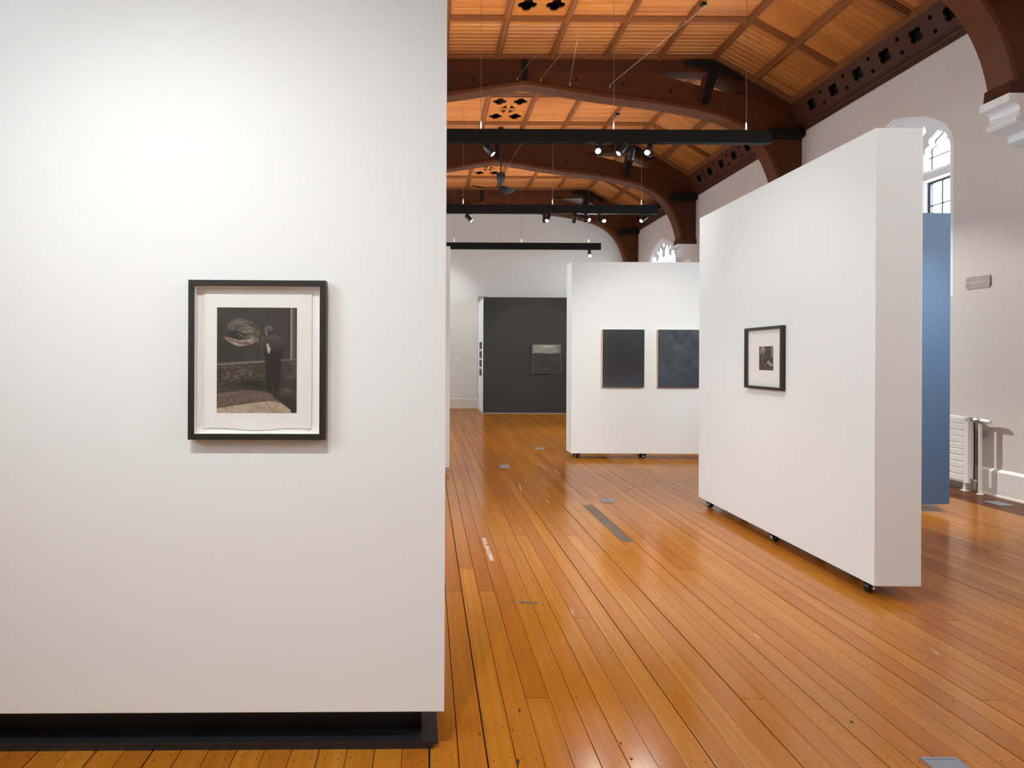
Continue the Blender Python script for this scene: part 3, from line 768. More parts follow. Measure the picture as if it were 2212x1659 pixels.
# ================================================================== OBJECTS
# ------------------------------------------------------------------ partitions
caster_meshes = {}
def caster(parent, x, y, rz, r=0.034, wheel_h=0.08):
    if not caster_meshes:
        f = MB().box(-0.032, 0.032, -0.028, 0.028, 0.072, 0.084)
        f.cyl((0, 0, 0.060), (0, 0, 0.074), 0.020, n=12)
        for sx in (-1, 1):
            f.add([(sx*0.024, -0.030, 0.070), (sx*0.024, 0.022, 0.070), (sx*0.024, 0.034, 0.030), (sx*0.024, 0.016, 0.022), (sx*0.029, -0.030, 0.070), (sx*0.029, 0.022, 0.070), (sx*0.029, 0.034, 0.030), (sx*0.029, 0.016, 0.022)],
                  [(0,1,2,3), (7,6,5,4), (0,4,5,1), (1,5,6,2), (2,6,7,3), (3,7,4,0)])
        f.box(-0.028, 0.028, -0.030, 0.022, 0.056, 0.072)
        caster_meshes['f'] = f.mesh('caster', M['plastic'], smooth=35)
        w = MB()
        w.lathe([(r * 0.9, -0.019), (r, -0.013), (r, 0.013), (r * 0.9, 0.019)], n=20)
        me = w.mesh('wheel', M['plastic'], smooth=35); me.transform(Matrix.Rotation(R(90), 4, 'Y')); caster_meshes['w'] = me
        h = MB().lathe([(0.010, -0.031), (0.012, -0.029), (0.012, 0.029), (0.010, 0.031)], n=12)
        me = h.mesh('hub_cap', M['hub'], smooth=35); me.transform(Matrix.Rotation(R(90), 4, 'Y')); caster_meshes['h'] = me
    c = link('caster', caster_meshes['f'], parent, (x, y, 0), (0, 0, rz))
    link('wheel', caster_meshes['w'], c, (0, 0.014, r + 0.0005))
    link('hub_cap', caster_meshes['h'], c, (0, 0.014, r + 0.0005))

PT = 0.306; PL = 2.33; PZ0, PZ1 = 0.084, 3.058
def partition(origin, rz, label, mat, casters=True, length=PL, z0=PZ0, z1=PZ1, cast_rot=(20, 65, -40, 80, 10, 120), flip=False, stagger=True):
    """panel body from the origin along local +x (length) and local +y (thickness)"""
    root = empty('display_partition', origin, (0, 0, rz)); tag(root, label, 'display panel', 'mobile display panels')
    b = MB().box(0, length, 0, PT, z0, z1).build('panel_body', mat, root, bevel=0.004)
    if casters:
        k = 0
        for x in (0.12, length/2, length - 0.12):
            for y in ((0.075, PT - 0.075) if not flip else (PT - 0.075, 0.075)):
                xx = x if k % 2 == 0 or not stagger else x + (0.35 if x < length/2 - 0.1 else -0.35)
                caster(root, xx, y, R(cast_rot[k % 6])); k += 1
    return root
# left hand foreground panel, face at y = 2.17 (right end), turned a little
th = R(0.83)
LPX, LPY = 0.074, 2.17
left_root = empty('display_partition', (LPX, LPY, 0), (0, 0, th))
tag(left_root, 'large white display panel on a black steel base, holding the print of a man', 'display panel', 'mobile display panels')
MB().box(-3.10, 0, 0, PT, 0.169, 3.15).build('panel_body', M['panel'], left_root, bevel=0.003)
fx0, fx1, fy0, fy1, fw = -3.07, -0.022, 0.032, 0.275, 0.066
for q in ([(fx0, fy0), (fx1, fy0), (fx1 - fw, fy0 + fw), (fx0 + fw, fy0 + fw)], [(fx1, fy0), (fx1, fy1), (fx1 - fw, fy1 - fw), (fx1 - fw, fy0 + fw)],
          [(fx1, fy1), (fx0, fy1), (fx0 + fw, fy1 - fw), (fx1 - fw, fy1 - fw)], [(fx0, fy1), (fx0, fy0), (fx0 + fw, fy0 + fw), (fx0 + fw, fy1 - fw)]):
    MB().plate([q], 0.022, 0.033, lambda u, v, t: (u, v, t)).build('base_flange', M['steel'], left_root)
MB().box(fx0 + 0.02, fx1 - 0.020, fy0 + 0.004, fy1 - 0.004, 0.0, 0.022).build('base_plinth', M['steel'], left_root)
MB().box(fx0 + fw + 0.01, fx1 - fw - 0.004, fy0 + fw + 0.035, fy1 - fw - 0.01, 0.022, 0.169).build('base_core', M['steel'], left_root)
MB().box(fx1 - fw - 0.003, fx1 - fw + 0.001, fy0 + fw + 0.005, fy1 - fw - 0.005, 0.030, 0.169).build('base_end_plate', M['steel'], left_root)

p2 = partition((0.31 - PL, 7.47, 0), 0, 'white display panel standing behind the large panel with the man print', M['panel'])
pC = partition((2.243, 8.615, 0), 0, 'white display panel carrying two dark blue canvases', M['panel'], cast_rot=(8, 20, 75, 30, 60, 110), stagger=False)
pR = partition((2.905 + PT, 3.60, 0), R(90), 'tall white display panel with one small framed print', M['panel'], cast_rot=(15, 70, 95, 30, -70, 40), flip=True)
pB = partition((5.034 + PT, 5.667, 0), R(90), 'slate blue display panel standing in front of the tall window', M['blue'], cast_rot=(75, 100, 95, 30, -70, 40), flip=True)

# charcoal partition at the end wall
root = empty('exhibition_wall', (1.60, 15.76, 0)); tag(root, 'charcoal fronted exhibition wall with a white side, built against the end wall', 'partition')
MB().box(0, 3.6, 0, 0.02, 0.012, 3.29).build('front_panel', M['charcoal'], root)
MB().box(0.001, 3.6, 0.021, YE - 15.76 - 0.035, 0.0, 3.285).build('side_body', M['panel'], root)
MB().box(0.0, 3.6, -0.006, 0.02, 0.0, 0.012).build('shadow_gap_strip', M['skirt'], root)
o = MB().box(-0.06, 0.22, -0.10, 0.10, 0, 0.17).build('junction_box', M['grey'], loc=(1.62, 17.05, 3.286), bevel=0.006)
tag(o, 'small grey metal box on top of the charcoal exhibition wall', 'box')

# ------------------------------------------------------------------ pictures
def vnoise(w, h, gx, gy, seed, octs=1):
    g = np.random.default_rng(seed); out = np.zeros((h, w)); amp = 1.0; tot = 0
    for o_ in range(octs):
        nx, ny = max(2, int(gx)) + 1, max(2, int(gy)) + 1
        a = g.random((ny, nx))
        ys = np.linspace(0, ny - 1.001, h); xs = np.linspace(0, nx - 1.001, w)
        y0 = ys.astype(int); x0 = xs.astype(int); fy = (ys - y0)[:, None]; fx = (xs - x0)[None, :]
        fy = fy * fy * (3 - 2 * fy); fx = fx * fx * (3 - 2 * fx)
        v = a[y0][:, x0] * (1 - fy) * (1 - fx) + a[y0 + 1][:, x0] * fy * (1 - fx) + a[y0][:, x0 + 1] * (1 - fy) * fx + a[y0 + 1][:, x0 + 1] * fy * fx
        out += v * amp; tot += amp; amp *= 0.5; gx *= 2; gy *= 2
    return out / tot
class Canvas:
    def __init__(s, w, h, col):
        s.w, s.h = w, h; s.a = np.ones((h, w, 3)) * np.array(col, float)
        s.X, s.Y = np.meshgrid((np.arange(w) + 0.5) / w, (np.arange(h) + 0.5) / h); s.asp = h / w
    def blend(s, m, col, k=1.0):
        m = np.clip(m * k, 0, 1)[..., None]; s.a = s.a * (1 - m) + np.array(col, float) * m
    def poly(s, pts):
        c = np.zeros((s.h, s.w), bool); n = len(pts)
        for i in range(n):
            x0, y0 = pts[i]; x1, y1 = pts[(i + 1) % n]
            if y0 == y1: continue
            cond = ((y0 > s.Y) != (y1 > s.Y)) & (s.X < (x1 - x0) * (s.Y - y0) / (y1 - y0) + x0); c ^= cond
        return c.astype(float)
    def ell(s, cx, cy, rx, ry, rot=0, soft=0.08):
        dx = s.X - cx; dy = (s.Y - cy) * s.asp; c, t = math.cos(rot), math.sin(rot)
        u = (dx * c + dy * t) / rx; v = (-dx * t + dy * c) / ry
        return np.clip((1 - np.sqrt(u * u + v * v)) / soft, 0, 1)
    def stroke(s, pts, w, soft=0.6):
        d = np.full((s.h, s.w), 9.0)
        for (x0, y0), (x1, y1) in zip(pts[:-1], pts[1:]):
            ax, ay = x0, y0 * s.asp; bx, by = x1, y1 * s.asp
            px, py = s.X - ax, s.Y * s.asp - ay; vx, vy = bx - ax, by - ay
            t = np.clip((px * vx + py * vy) / (vx * vx + vy * vy + 1e-12), 0, 1)
            d = np.minimum(d, np.hypot(px - vx * t, py - vy * t))
        return np.clip((w - d) / (w * soft), 0, 1)
    def lin(s):
        c = np.clip(s.a, 0, 255) / 255
        return np.where(c <= 0.04045, c / 12.92, ((c + 0.055) / 1.055) ** 2.4)
def picture(name, cv, org, U, V, mat, parent):
    """vertex coloured sheet; org is the top left corner, U across, V down"""
    h, w = cv.h, cv.w; org, U, V = Vector(org), Vector(U), Vector(V)
    gu = np.linspace(0, 1, w); gv = np.linspace(0, 1, h)
    P = np.array(org)[None, None] + gu[None, :, None] * np.array(U) + gv[:, None, None] * np.array(V)
    idx = np.arange(h * w).reshape(h, w)
    f = np.stack([idx[:-1, :-1], idx[1:, :-1], idx[1:, 1:], idx[:-1, 1:]], -1).reshape(-1, 4)
    me = bpy.data.meshes.new(name); me.from_pydata(P.reshape(-1, 3).tolist(), [], f.tolist()); me.materials.append(mat)
    at = me.color_attributes.new('paint', 'FLOAT_COLOR', 'POINT')
    rgba = np.ones((h * w, 4), np.float32); rgba[:, :3] = cv.lin().reshape(-1, 3)
    at.data.foreach_set('color', rgba.ravel())
    return link(name, me, parent)

def frame_meshes(root, x0, x1, z0, z1, rail, depth, face_in):
    """four mitred rails, local: x right, y out of the wall is negative, z up"""
    c = [((x0, z0), (x1, z0), (x1 - rail, z0 + rail), (x0 + rail, z0 + rail)), ((x1, z0), (x1, z1), (x1 - rail, z1 - rail), (x1 - rail, z0 + rail)),
         ((x1, z1), (x0, z1), (x0 + rail, z1 - rail), (x1 - rail, z1 - rail)), ((x0, z1), (x0, z0), (x0 + rail, z0 + rail), (x0 + rail, z1 - rail))]
    for q in c:
        MB().plate([list(q)], -depth, -0.001, lambda u, v, t: (u, t, v)).build('frame_rail', M['frame'], root)

# --- print of a man before a dark window with a shell
def man_print():
    c = Canvas(190, 252, (57, 55, 51))
    n1 = vnoise(190, 252, 7, 9, 1, 4); n2 = vnoise(190, 252, 40, 50, 2, 3)
    c.a *= (0.82 + 0.36 * n1)[..., None]
    c.blend((c.X > 0.55) * (c.Y < 0.5) * 1.0, (63, 53, 49), 0.6)
    c.blend(c.ell(0.1, 0.42, 0.4, 0.25, 0, 0.9), (44, 43, 40), 0.7)
    c.blend(c.ell(0.12, 0.08, 0.2, 0.12, 0.4, 0.9), (72, 68, 62), 0.5)
    c.blend(c.ell(0.45, 0.08, 0.3, 0.12, 0, 0.9), (66, 66, 62), 0.5)
    # shell
    c.blend(c.ell(0.305, 0.235, 0.235, 0.170, 0.20, 0.22), (72, 65, 56))
    rs = np.random.default_rng(5)
    cr, sr = math.cos(0.20), math.sin(0.20)
    def on_shell(f, t, sq=1.0):
        u, v = 0.232 * f * math.cos(R(t)), 0.166 * f * sq * math.sin(R(t))
        return (0.305 + u * cr - v * sr, 0.235 + (u * sr + v * cr) / c.asp)
    for k in range(70):                                   # sweeping growth lines over the back
        f = rs.uniform(0.45, 0.99); a0 = rs.uniform(170, 270); a1 = a0 + rs.uniform(25, 80)
        g = rs.uniform(40, 70) if k % 3 == 0 else rs.uniform(95, 175)
        c.blend(c.stroke([on_shell(f, t) for t in np.linspace(a0, min(a1, 350), 9)], rs.uniform(0.0022, 0.0050)), (g, g * 0.91, g * 0.80), 0.8)
    c.blend(c.ell(0.25, 0.262, 0.150, 0.068, 0.12, 0.30), (43, 42, 38), 0.95)
    for k in range(34):                                   # torn light inside the mouth
        x0, y0 = rs.uniform(0.24, 0.42), rs.uniform(0.19, 0.285); g = rs.uniform(85, 180)
        c.blend(c.stroke([(x0, y0), (x0 + rs.uniform(0.015, 0.05), y0 - rs.uniform(-0.012, 0.016)), (x0 + rs.uniform(0.05, 0.09), y0 + rs.uniform(-0.02, 0.02))], rs.uniform(0.0025, 0.006)), (g, g * 0.91, g * 0.78), 0.8)
    for k in range(46):                                   # knotted whorl on the right
        x0, y0 = rs.uniform(0.42, 0.525), rs.uniform(0.22, 0.33); g = rs.choice([60, 110, 150, 200]); r_ = rs.uniform(0.006, 0.020); t0 = rs.uniform(0, 6)
        c.blend(c.stroke([(x0 + r_ * math.cos(t), y0 + 0.7 * r_ * math.sin(t) / c.asp) for t in np.linspace(t0, t0 + rs.uniform(1.5, 3.5), 6)], 0.0035), (g, g * 0.91, g * 0.80), 0.85)
    c.blend(c.stroke([on_shell(0.99, t) for t in np.linspace(290, 372, 14)], 0.0035), (128, 120, 108), 0.85)
    lip = c.poly([(0.06, 0.268), (0.10, 0.300), (0.15, 0.330), (0.20, 0.352), (0.27, 0.368), (0.33, 0.370), (0.39, 0.358), (0.46, 0.340), (0.53, 0.306), (0.50, 0.298), (0.44, 0.298), (0.36, 0.302), (0.29, 0.310), (0.22, 0.300), (0.15, 0.286), (0.10, 0.276)])
    c.blend(lip * np.clip((c.X - 0.04) * 9, 0, 1), (118, 99, 86), 0.95)
    c.blend(lip * np.clip((vnoise(190, 252, 34, 90, 12, 2) - 0.40) * 4, 0, 1), (160, 138, 120), 0.7)
    c.blend(c.stroke([(0.14, 0.300), (0.20, 0.318), (0.27, 0.340), (0.34, 0.345), (0.42, 0.336)], 0.006), (66, 52, 45), 0.85)
    c.blend(c.ell(0.23, 0.340, 0.055, 0.024, 0.42, 0.9), (198, 170, 150), 0.9); c.blend(c.ell(0.30, 0.358, 0.05, 0.014, 0.1, 0.9), (176, 150, 132), 0.8)
    c.blend(c.ell(0.40, 0.316, 0.040, 0.022, -0.1, 0.9), (196, 172, 156), 0.85); c.blend(c.ell(0.32, 0.318, 0.05, 0.010, 0.1, 0.9), (176, 154, 138), 0.8)
    # wall below the rail
    wall = c.poly([(0, 0.548), (1, 0.482), (1, 1), (0, 1)])
    c.blend(wall, (58, 51, 45))
    c.blend(wall * np.clip((vnoise(190, 252, 28, 80, 3, 2) - 0.42) * 3.5, 0, 1) * np.clip(1.35 - 2.2 * np.abs(c.X - 0.22), 0, 1) * np.clip(1 - 5 * np.abs(c.Y - 0.655), 0, 1), (128, 112, 95), 0.8)
    c.blend(wall * np.clip((vnoise(190, 252, 28, 80, 4, 2) - 0.45) * 3.5, 0, 1) * (c.X > 0.84) * (c.Y < 0.68), (110, 96, 84), 0.7)
    c.blend(c.ell(0.45, 0.725, 0.34, 0.10, 0.0, 0.9), (28, 28, 26), 0.95)
    c.blend(c.stroke([(0, 0.546), (0.30, 0.527), (0.60, 0.513)], 0.008), (150, 138, 122))
    c.blend(c.stroke([(0, 0.531), (0.30, 0.514), (0.60, 0.503)], 0.006), (105, 93, 82))
    c.blend(c.stroke([(0.80, 0.501), (1.0, 0.488)], 0.007), (140, 128, 115))
    # window upright
    for x, w_, g in ((0.930, 0.013, 150), (0.957, 0.006, 120), (0.975, 0.004, 82), (0.990, 0.005, 88)):
        c.blend((np.abs(c.X - x) < w_) * (c.Y < 0.487) * 1.0, (g, g * 0.9, g * 0.8), 0.9)
    c.blend((np.abs(c.X - 0.908) < 0.010) * (c.Y < 0.48) * 1.0, (38, 33, 30), 0.8)
    # floor
    fl = c.poly([(0, 0.818), (0.20, 0.795), (0.38, 0.785), (0.55, 0.795), (0.70, 0.82), (1, 0.90), (1, 1), (0, 1)])
    c.blend(fl, (112, 95, 82)); c.blend(fl * np.clip((vnoise(190, 252, 60, 70, 6, 2) - 0.4) * 3, 0, 1), (70, 56, 47), 0.6)
    lt = c.poly([(0, 0.952), (0.30, 0.917), (0.66, 0.882), (0.80, 0.905), (0.92, 0.97), (0.93, 1), (0, 1)])
    c.blend(lt, (178, 158, 137)); c.blend(lt * np.clip((vnoise(190, 252, 12, 18, 8, 3) - 0.45) * 3, 0, 1), (140, 120, 100), 0.6)
    c.blend(c.stroke([(0, 0.952), (0.30, 0.917), (0.72, 0.876)], 0.006), (74, 56, 45))
    c.blend(c.stroke([(0.60, 0.893), (0.73, 1.0)], 0.006), (95, 78, 64), 0.8)
    for x in (0.03, 0.10, 0.20, 0.245):
        c.blend(c.stroke([(x, 0.82), (x + 0.07, 0.93)], 0.003), (75, 60, 50), 0.8)
    sh = c.poly([(0.66, 0.80), (0.80, 0.84), (1, 0.88), (1, 1), (0.93, 1), (0.92, 0.965), (0.80, 0.90), (0.72, 0.86)])
    c.blend(sh, (50, 42, 38))
    c.blend(c.ell(0.88, 0.79, 0.12, 0.045, 0.15, 0.8), (92, 82, 74), 0.9); c.blend(c.ell(0.95, 0.83, 0.08, 0.03, 0.2, 0.8), (86, 76, 68), 0.7)
    # the man, seen from behind
    body = [(0.56, 0.30), (0.585, 0.275), (0.63, 0.262), (0.66, 0.255), (0.70, 0.253), (0.76, 0.270), (0.80, 0.295), (0.83, 0.345), (0.842, 0.40), (0.828, 0.455), (0.805, 0.49), (0.80, 0.56), (0.80, 0.66), (0.785, 0.76), (0.77, 0.80), (0.74, 0.835), (0.715, 0.825), (0.715, 0.78), (0.70, 0.70), (0.69, 0.785), (0.70, 0.80), (0.67, 0.805), (0.62, 0.785), (0.61, 0.70), (0.605, 0.60), (0.60, 0.49), (0.575, 0.45), (0.562, 0.40)]
    bm_ = c.poly(body)
    c.blend(bm_, (33, 32, 33)); c.blend(bm_ * np.clip((0.44 - c.Y) * 7, 0, 1), (86, 75, 68), 0.85)
    c.blend(c.ell(0.648, 0.213, 0.049, 0.056, 0, 0.2), (84, 81, 76)); c.blend(c.ell(0.66, 0.238, 0.036, 0.026, 0, 0.4), (48, 46, 44), 0.9)
    c.blend(c.stroke([(0.602, 0.222), (0.606, 0.198), (0.626, 0.182), (0.655, 0.177), (0.680, 0.190), (0.692, 0.21)], 0.005), (150, 146, 134), 0.9)
    c.blend(c.stroke([(0.604, 0.235), (0.622, 0.258)], 0.008), (178, 165, 150), 0.9)
    c.blend(c.stroke([(0.60, 0.275), (0.568, 0.298), (0.563, 0.36), (0.566, 0.42), (0.585, 0.46), (0.605, 0.485)], 0.004), (118, 108, 100), 0.8)
    c.blend(c.stroke([(0.70, 0.256), (0.76, 0.272), (0.80, 0.30), (0.82, 0.34)], 0.004), (95, 84, 76), 0.8)
    c.blend(c.poly([(0.618, 0.342), (0.642, 0.342), (0.672, 0.392), (0.665, 0.415), (0.646, 0.443), (0.63, 0.415), (0.622, 0.375)]), (165, 160, 146))
    c.a *= (0.93 + 0.14 * n2)[..., None]
    return c

PZ = lambda z: z - 0.0
root = empty('framed_print', (LPX, LPY, 0), (0, 0, th)); tag(root, 'black framed print of a man in a suit before a dark window', 'framed print')
# local x from the panel's right edge, local y = 0 on the panel face
fx0, fx1, fz0, fz1 = -0.986, -0.463, 1.235, 1.846
frame_meshes(root, fx0, fx1, fz0, fz1, 0.0225, 0.036, 0)
MB().box(fx0 + 0.021, fx1 - 0.021, -0.010, -0.002, fz0 + 0.021, fz1 - 0.021).build('mount_board', M['paper'], root)
MB().plate([[(fx0 + 0.0226, fz0 + 0.0226), (fx1 - 0.0226, fz0 + 0.0226), (fx1 - 0.0226, fz1 - 0.0226), (fx0 + 0.0226, fz1 - 0.0226)], [(fx0 + 0.0245, fz0 + 0.0245), (fx1 - 0.0245, fz0 + 0.0245), (fx1 - 0.0245, fz1 - 0.0245), (fx0 + 0.0245, fz1 - 0.0245)]], -0.031, -0.010, lambda u, v, t: (u, t, v)).build('spacer', M['paper'], root)
# deckle edged sheet floating on the mount
sx0, sx1, sz0, sz1 = -0.935, -0.520, 1.277, 1.800
rg = random.Random(3)
edge = [(sx0 + (sx1 - sx0) * i / 40, sz0 + 0.003 * math.sin(i * 0.25) - 0.004 * math.sin(math.pi * i / 40) + rg.uniform(-0.0014, 0.0014)) for i in range(41)]
edge += [(sx1 + rg.uniform(-0.001, 0.001), sz0 + (sz1 - sz0) * i / 40) for i in range(1, 41)]
edge += [(sx0, sz1)]
MB().plate([edge], -0.0135, -0.0115, lambda u, v, t: (u, t, v)).build('paper_sheet', M['sheet'], root)
px0, px1, pz0, pz1 = -0.884, -0.577, 1.337, 1.743
picture('print', man_print(), (px0, -0.0145, pz1), (px1 - px0, 0, 0), (0, 0, pz0 - pz1), M['paint'], root)
MB().box(fx0 + 0.0225, fx1 - 0.0225, -0.0330, -0.0315, fz0 + 0.0225, fz1 - 0.0225).build('glazing', M['pglass'], root)

# --- small print on the tall white panel
def small_print():
    c = Canvas(70, 100, (70, 62, 57)); c.a *= (0.8 + 0.4 * vnoise(70, 100, 8, 10, 21, 3))[..., None]
    L_ = (150, 136, 126)
    c.blend(c.poly([(0.12, 0.0), (0.40, 0.0), (0.42, 0.18), (0.36, 0.26), (0.28, 0.36), (0.24, 0.36), (0.27, 0.20), (0.23, 0.18), (0.15, 0.34), (0.07, 0.34)]), L_)
    c.blend(c.poly([(0.83, 0.0), (1.0, 0.0), (1.0, 0.30), (0.97, 0.48), (0.87, 0.50), (0.84, 0.3)]), (140, 124, 114))
    c.blend(c.stroke([(0.44, 0.16), (0.80, 0.155)], 0.02), (110, 100, 94))
    c.blend(c.poly([(0.56, 0.63), (0.68, 0.57), (0.82, 0.68), (1.0, 0.75), (1.0, 0.83), (0.90, 0.80), (0.78, 0.84), (0.70, 0.76), (0.60, 0.73)]), (152, 142, 128))
    for x, y, r_ in ((0.25, 0.43, 0.05), (0.22, 0.49, 0.06), (0.37, 0.39, 0.05), (0.40, 0.46, 0.06), (0.28, 0.66, 0.05), (0.45, 0.75, 0.07)):
        c.blend(c.ell(x, y, r_, r_ * 0.8, 0, 0.6), (148, 138, 128), 0.9)
    c.blend(c.stroke([(0.28, 0.55), (0.30, 0.64), (0.22, 0.70), (0.12, 0.78)], 0.025), (120, 110, 104), 0.9)
    c.blend(c.stroke([(0.38, 0.46), (0.52, 0.40), (0.60, 0.42)], 0.025), (125, 115, 106), 0.9)
    c.blend(c.ell(0.42, 0.62, 0.12, 0.16, 0, 0.7), (52, 42, 41), 0.9)
    return c
root = empty('framed_print', (2.905, 4.496, 0), (0, 0, R(-90))); tag(root, 'small dark print in a wide white mount and black frame on the tall white panel', 'framed print')
# local x runs towards -y, so the near edge is x = 0 and the far edge x = -0.53
frame_meshes(root, -0.528, 0.0, 1.299, 1.831, 0.0225, 0.036, 0)
MB().box(-0.507, -0.021, -0.010, -0.002, 1.320, 1.810).build('mount_board', M['paper'], root)
MB().plate([[(-0.470, 1.335), (-0.06, 1.333), (-0.05, 1.338), (-0.05, 1.79), (-0.470, 1.79)]], -0.0125, -0.0105, lambda u, v, t: (u, t, v)).build('paper_sheet', M['sheet'], root)
picture('print', small_print(), (-0.337, -0.0135, 1.665), (0.196, 0, 0), (0, 0, -0.204), M['paint'], root)
MB().box(-0.5055, -0.0225, -0.0330, -0.0315, 1.3215, 1.8085).build('glazing', M['pglass'], root)

# --- two dark canvases
def dark_canvas(seed, kind):
    c = Canvas(64, 88, (44, 44, 48) if kind == 0 else (66, 71, 76))
    n = vnoise(64, 88, 4, 5, seed, 4)
    if kind == 0:
        c.blend(c.ell(0.38, 0.45, 0.5, 0.55, 0, 0.9), (33, 34, 36), 1.0)
        c.blend(np.clip((c.Y - 0.60) * 2.6, 0, 1), (57, 59, 68), 0.9); c.blend(np.clip((c.Y - 0.90) * 8, 0, 1), (76, 80, 92), 0.7)
    else:
        c.blend(np.clip((n - 0.45) * 4, 0, 1), (78, 87, 95), 0.8); c.blend(np.clip((c.Y - 0.55) * 1.7, 0, 1), (54, 57, 68), 0.7)
        c.blend(np.clip((vnoise(64, 88, 7, 9, seed + 4, 3) - 0.55) * 5, 0, 1), (50, 53, 62), 0.7)
    c.a *= (0.9 + 0.2 * n)[..., None]
    b = 0.02
    c.blend(((c.X < b) | (c.X > 1 - b) | (c.Y < 0.012) | (c.Y > 0.988)) * 1.0, (26, 26, 28), 0.85)
    return c
for k, (cx0, cx1, lab) in enumerate(((2.712, 3.356, 'near black navy canvas on the white panel'), (3.565, 4.212, 'mottled slate blue canvas beside the near black one'))):
    root = empty('painting', (cx0, 8.611, 0)); tag(root, lab, 'painting')
    MB().box(0, cx1 - cx0, -0.040, -0.0, 1.118, 2.008).build('stretcher', M['edge'], root)
    picture('painted_face', dark_canvas(31 + k * 7, k), (0.0, -0.0415, 2.008), (cx1 - cx0, 0, 0), (0, 0, -0.89), M['oil'], root)
# --- landscape on the charcoal wall
def landscape():
    c = Canvas(64, 64, (62, 58, 55)); n = vnoise(64, 64, 5, 12, 51, 4)
    sky = np.clip((0.33 + 0.012 * np.sin(c.X * 9 + 2.5) + 0.05 * (n - 0.5) - c.Y) * 25, 0, 1)
    c.blend(np.clip((n - 0.4) * 3, 0, 1), (50, 48, 46), 0.6)
    c.blend(c.ell(0.7, 0.46, 0.4, 0.08, 0, 0.9), (72, 72, 80), 0.7)
    c.blend(sky, (146, 150, 134)); c.blend(sky * c.ell(0.55, 0.06, 0.4, 0.10, 0, 0.9), (186, 188, 174), 0.9); c.blend(sky * (c.X > 0.88), (105, 104, 100), 0.6)
    c.blend(sky * np.clip((n - 0.5) * 4, 0, 1), (120, 122, 108), 0.5)
    c.blend(c.ell(0.5, 0.86, 0.16, 0.06, -0.2, 0.9), (92, 92, 88), 0.8)
    return c
root = empty('painting', (2.97, 15.758, 0)); tag(root, 'square stormy landscape painting on the charcoal exhibition wall', 'painting')
MB().box(0, 0.83, -0.045, -0.0, 1.135, 1.965).build('stretcher', plain('grey_painting_edge', (0.09, 0.088, 0.085, 1), 0.5), root)
picture('painted_face', landscape(), (0.02, -0.047, 1.945), (0.79, 0, 0), (0, 0, -0.79), M['oil'], root)
# --- four small pictures on the white side of the exhibition wall
for k in range(4):
    c = Canvas(20, 14, (70, 72, 78)); c.blend(np.clip((vnoise(20, 14, 4, 4, 70 + k, 2) - 0.4) * 4, 0, 1), (130, 132, 138), 0.8)
    z1 = 2.035 - 0.262 * k
    root = empty('small_picture', (1.5985, 16.20, z1)); tag(root, ('topmost', 'second from top', 'third from top', 'lowest')[k] + ' of the small grey pictures on the white side of the charcoal wall', 'picture', 'small pictures in a column')
    MB().box(-0.02, 0, 0, 0.50, -0.205, 0).build('backing_board', M['frame'], root)
    picture('picture_face', c, (-0.0215, 0.50, 0), (0, -0.50, 0), (0, 0, -0.205), M['paint'], root)

# ------------------------------------------------------------------ lighting tracks
def track(ty, label):
    root = empty('lighting_track', (TX0, ty, TZ0)); tag(root, label, 'lighting track', 'suspended lighting tracks')
    L_ = TX1 - TX0
    MB().plate([[(-0.040, 0.0), (-0.014, 0.0), (-0.014, 0.016), (0.014, 0.016), (0.014, 0.0), (0.040, 0.0), (0.040, 0.18), (-0.040, 0.18)]], 0, L_, lambda u, v, t: (t, u, v)).build('track_profile', M['track'], root)
    MB().box(-0.004, 0.002, -0.041, 0.041, -0.001, 0.181).build('end_cap', M['track'], root); MB().box(L_ - 0.002, L_ + 0.004, -0.041, 0.041, -0.001, 0.181).build('end_cap', M['track'], root)
    for wx in (-1.10, 0.745, 2.61, 4.47):
        x = wx - TX0
        MB().cyl((x, 0, 0.30), (x, 0, 6.77 - TZ0), 0.0032, n=6).build('cable', M['wire'], root)
        MB().lathe([(0.030, 0.18), (0.030, 0.188), (0.012, 0.194), (0.009, 0.23), (0.012, 0.24), (0.008, 0.27), (0.010, 0.28), (0.004, 0.31)], (x, 0, 0), 10).build('cable_gripper', M['grip'], root, smooth=40)
    MB().box(0.05, L_ - 0.05, -0.022, 0.022, 0.18, 0.184).build('uplight_strip', M['uplens'], root)
    ld = bpy.data.lights.new('uplight', 'AREA'); ld.shape = 'RECTANGLE'; ld.size = L_ - 0.12; ld.size_y = 0.044; ld.energy = UPLIGHT_W; ld.spread = R(115); ld.color = (1.0, 0.95, 0.88)
    lo = bpy.data.objects.new('uplight', ld); COL.objects.link(lo); lo.parent = root
    lo.location = (L_ / 2, 0, 0.19); lo.rotation_euler = (R(180), 0, 0)
    return root
track(track_y['c'], 'black suspended lighting track above the tall white panel')
track(track_y['d'], 'black suspended lighting track just before the ceiling fan truss')
track(track_y['e'], 'black suspended lighting track closest to the end wall')
track(track_y['a'], 'black suspended lighting track over the near end of the hall')
track(track_y['b'], 'black suspended lighting track between the big panel and the tall white panel')

# lamps on the track over the near end (light the foreground panel)
spotlight(-0.62, track_y['a'], (-0.62, 2.17, 0.3), 'track spotlight aimed at the print of the man', watts=250, cone=66, blend=1.0, soft=0.02)
spotlight(-1.25, track_y['a'], (-1.35, 2.17, 0.3), 'track spotlight aimed at the left part of the foreground panel', watts=180, cone=64, blend=1.0)
spotlight(3.0, track_y['a'], (2.6, 4.2, 0.5), 'track spotlight washing the near floor', watts=200, cone=100, blend=0.9)
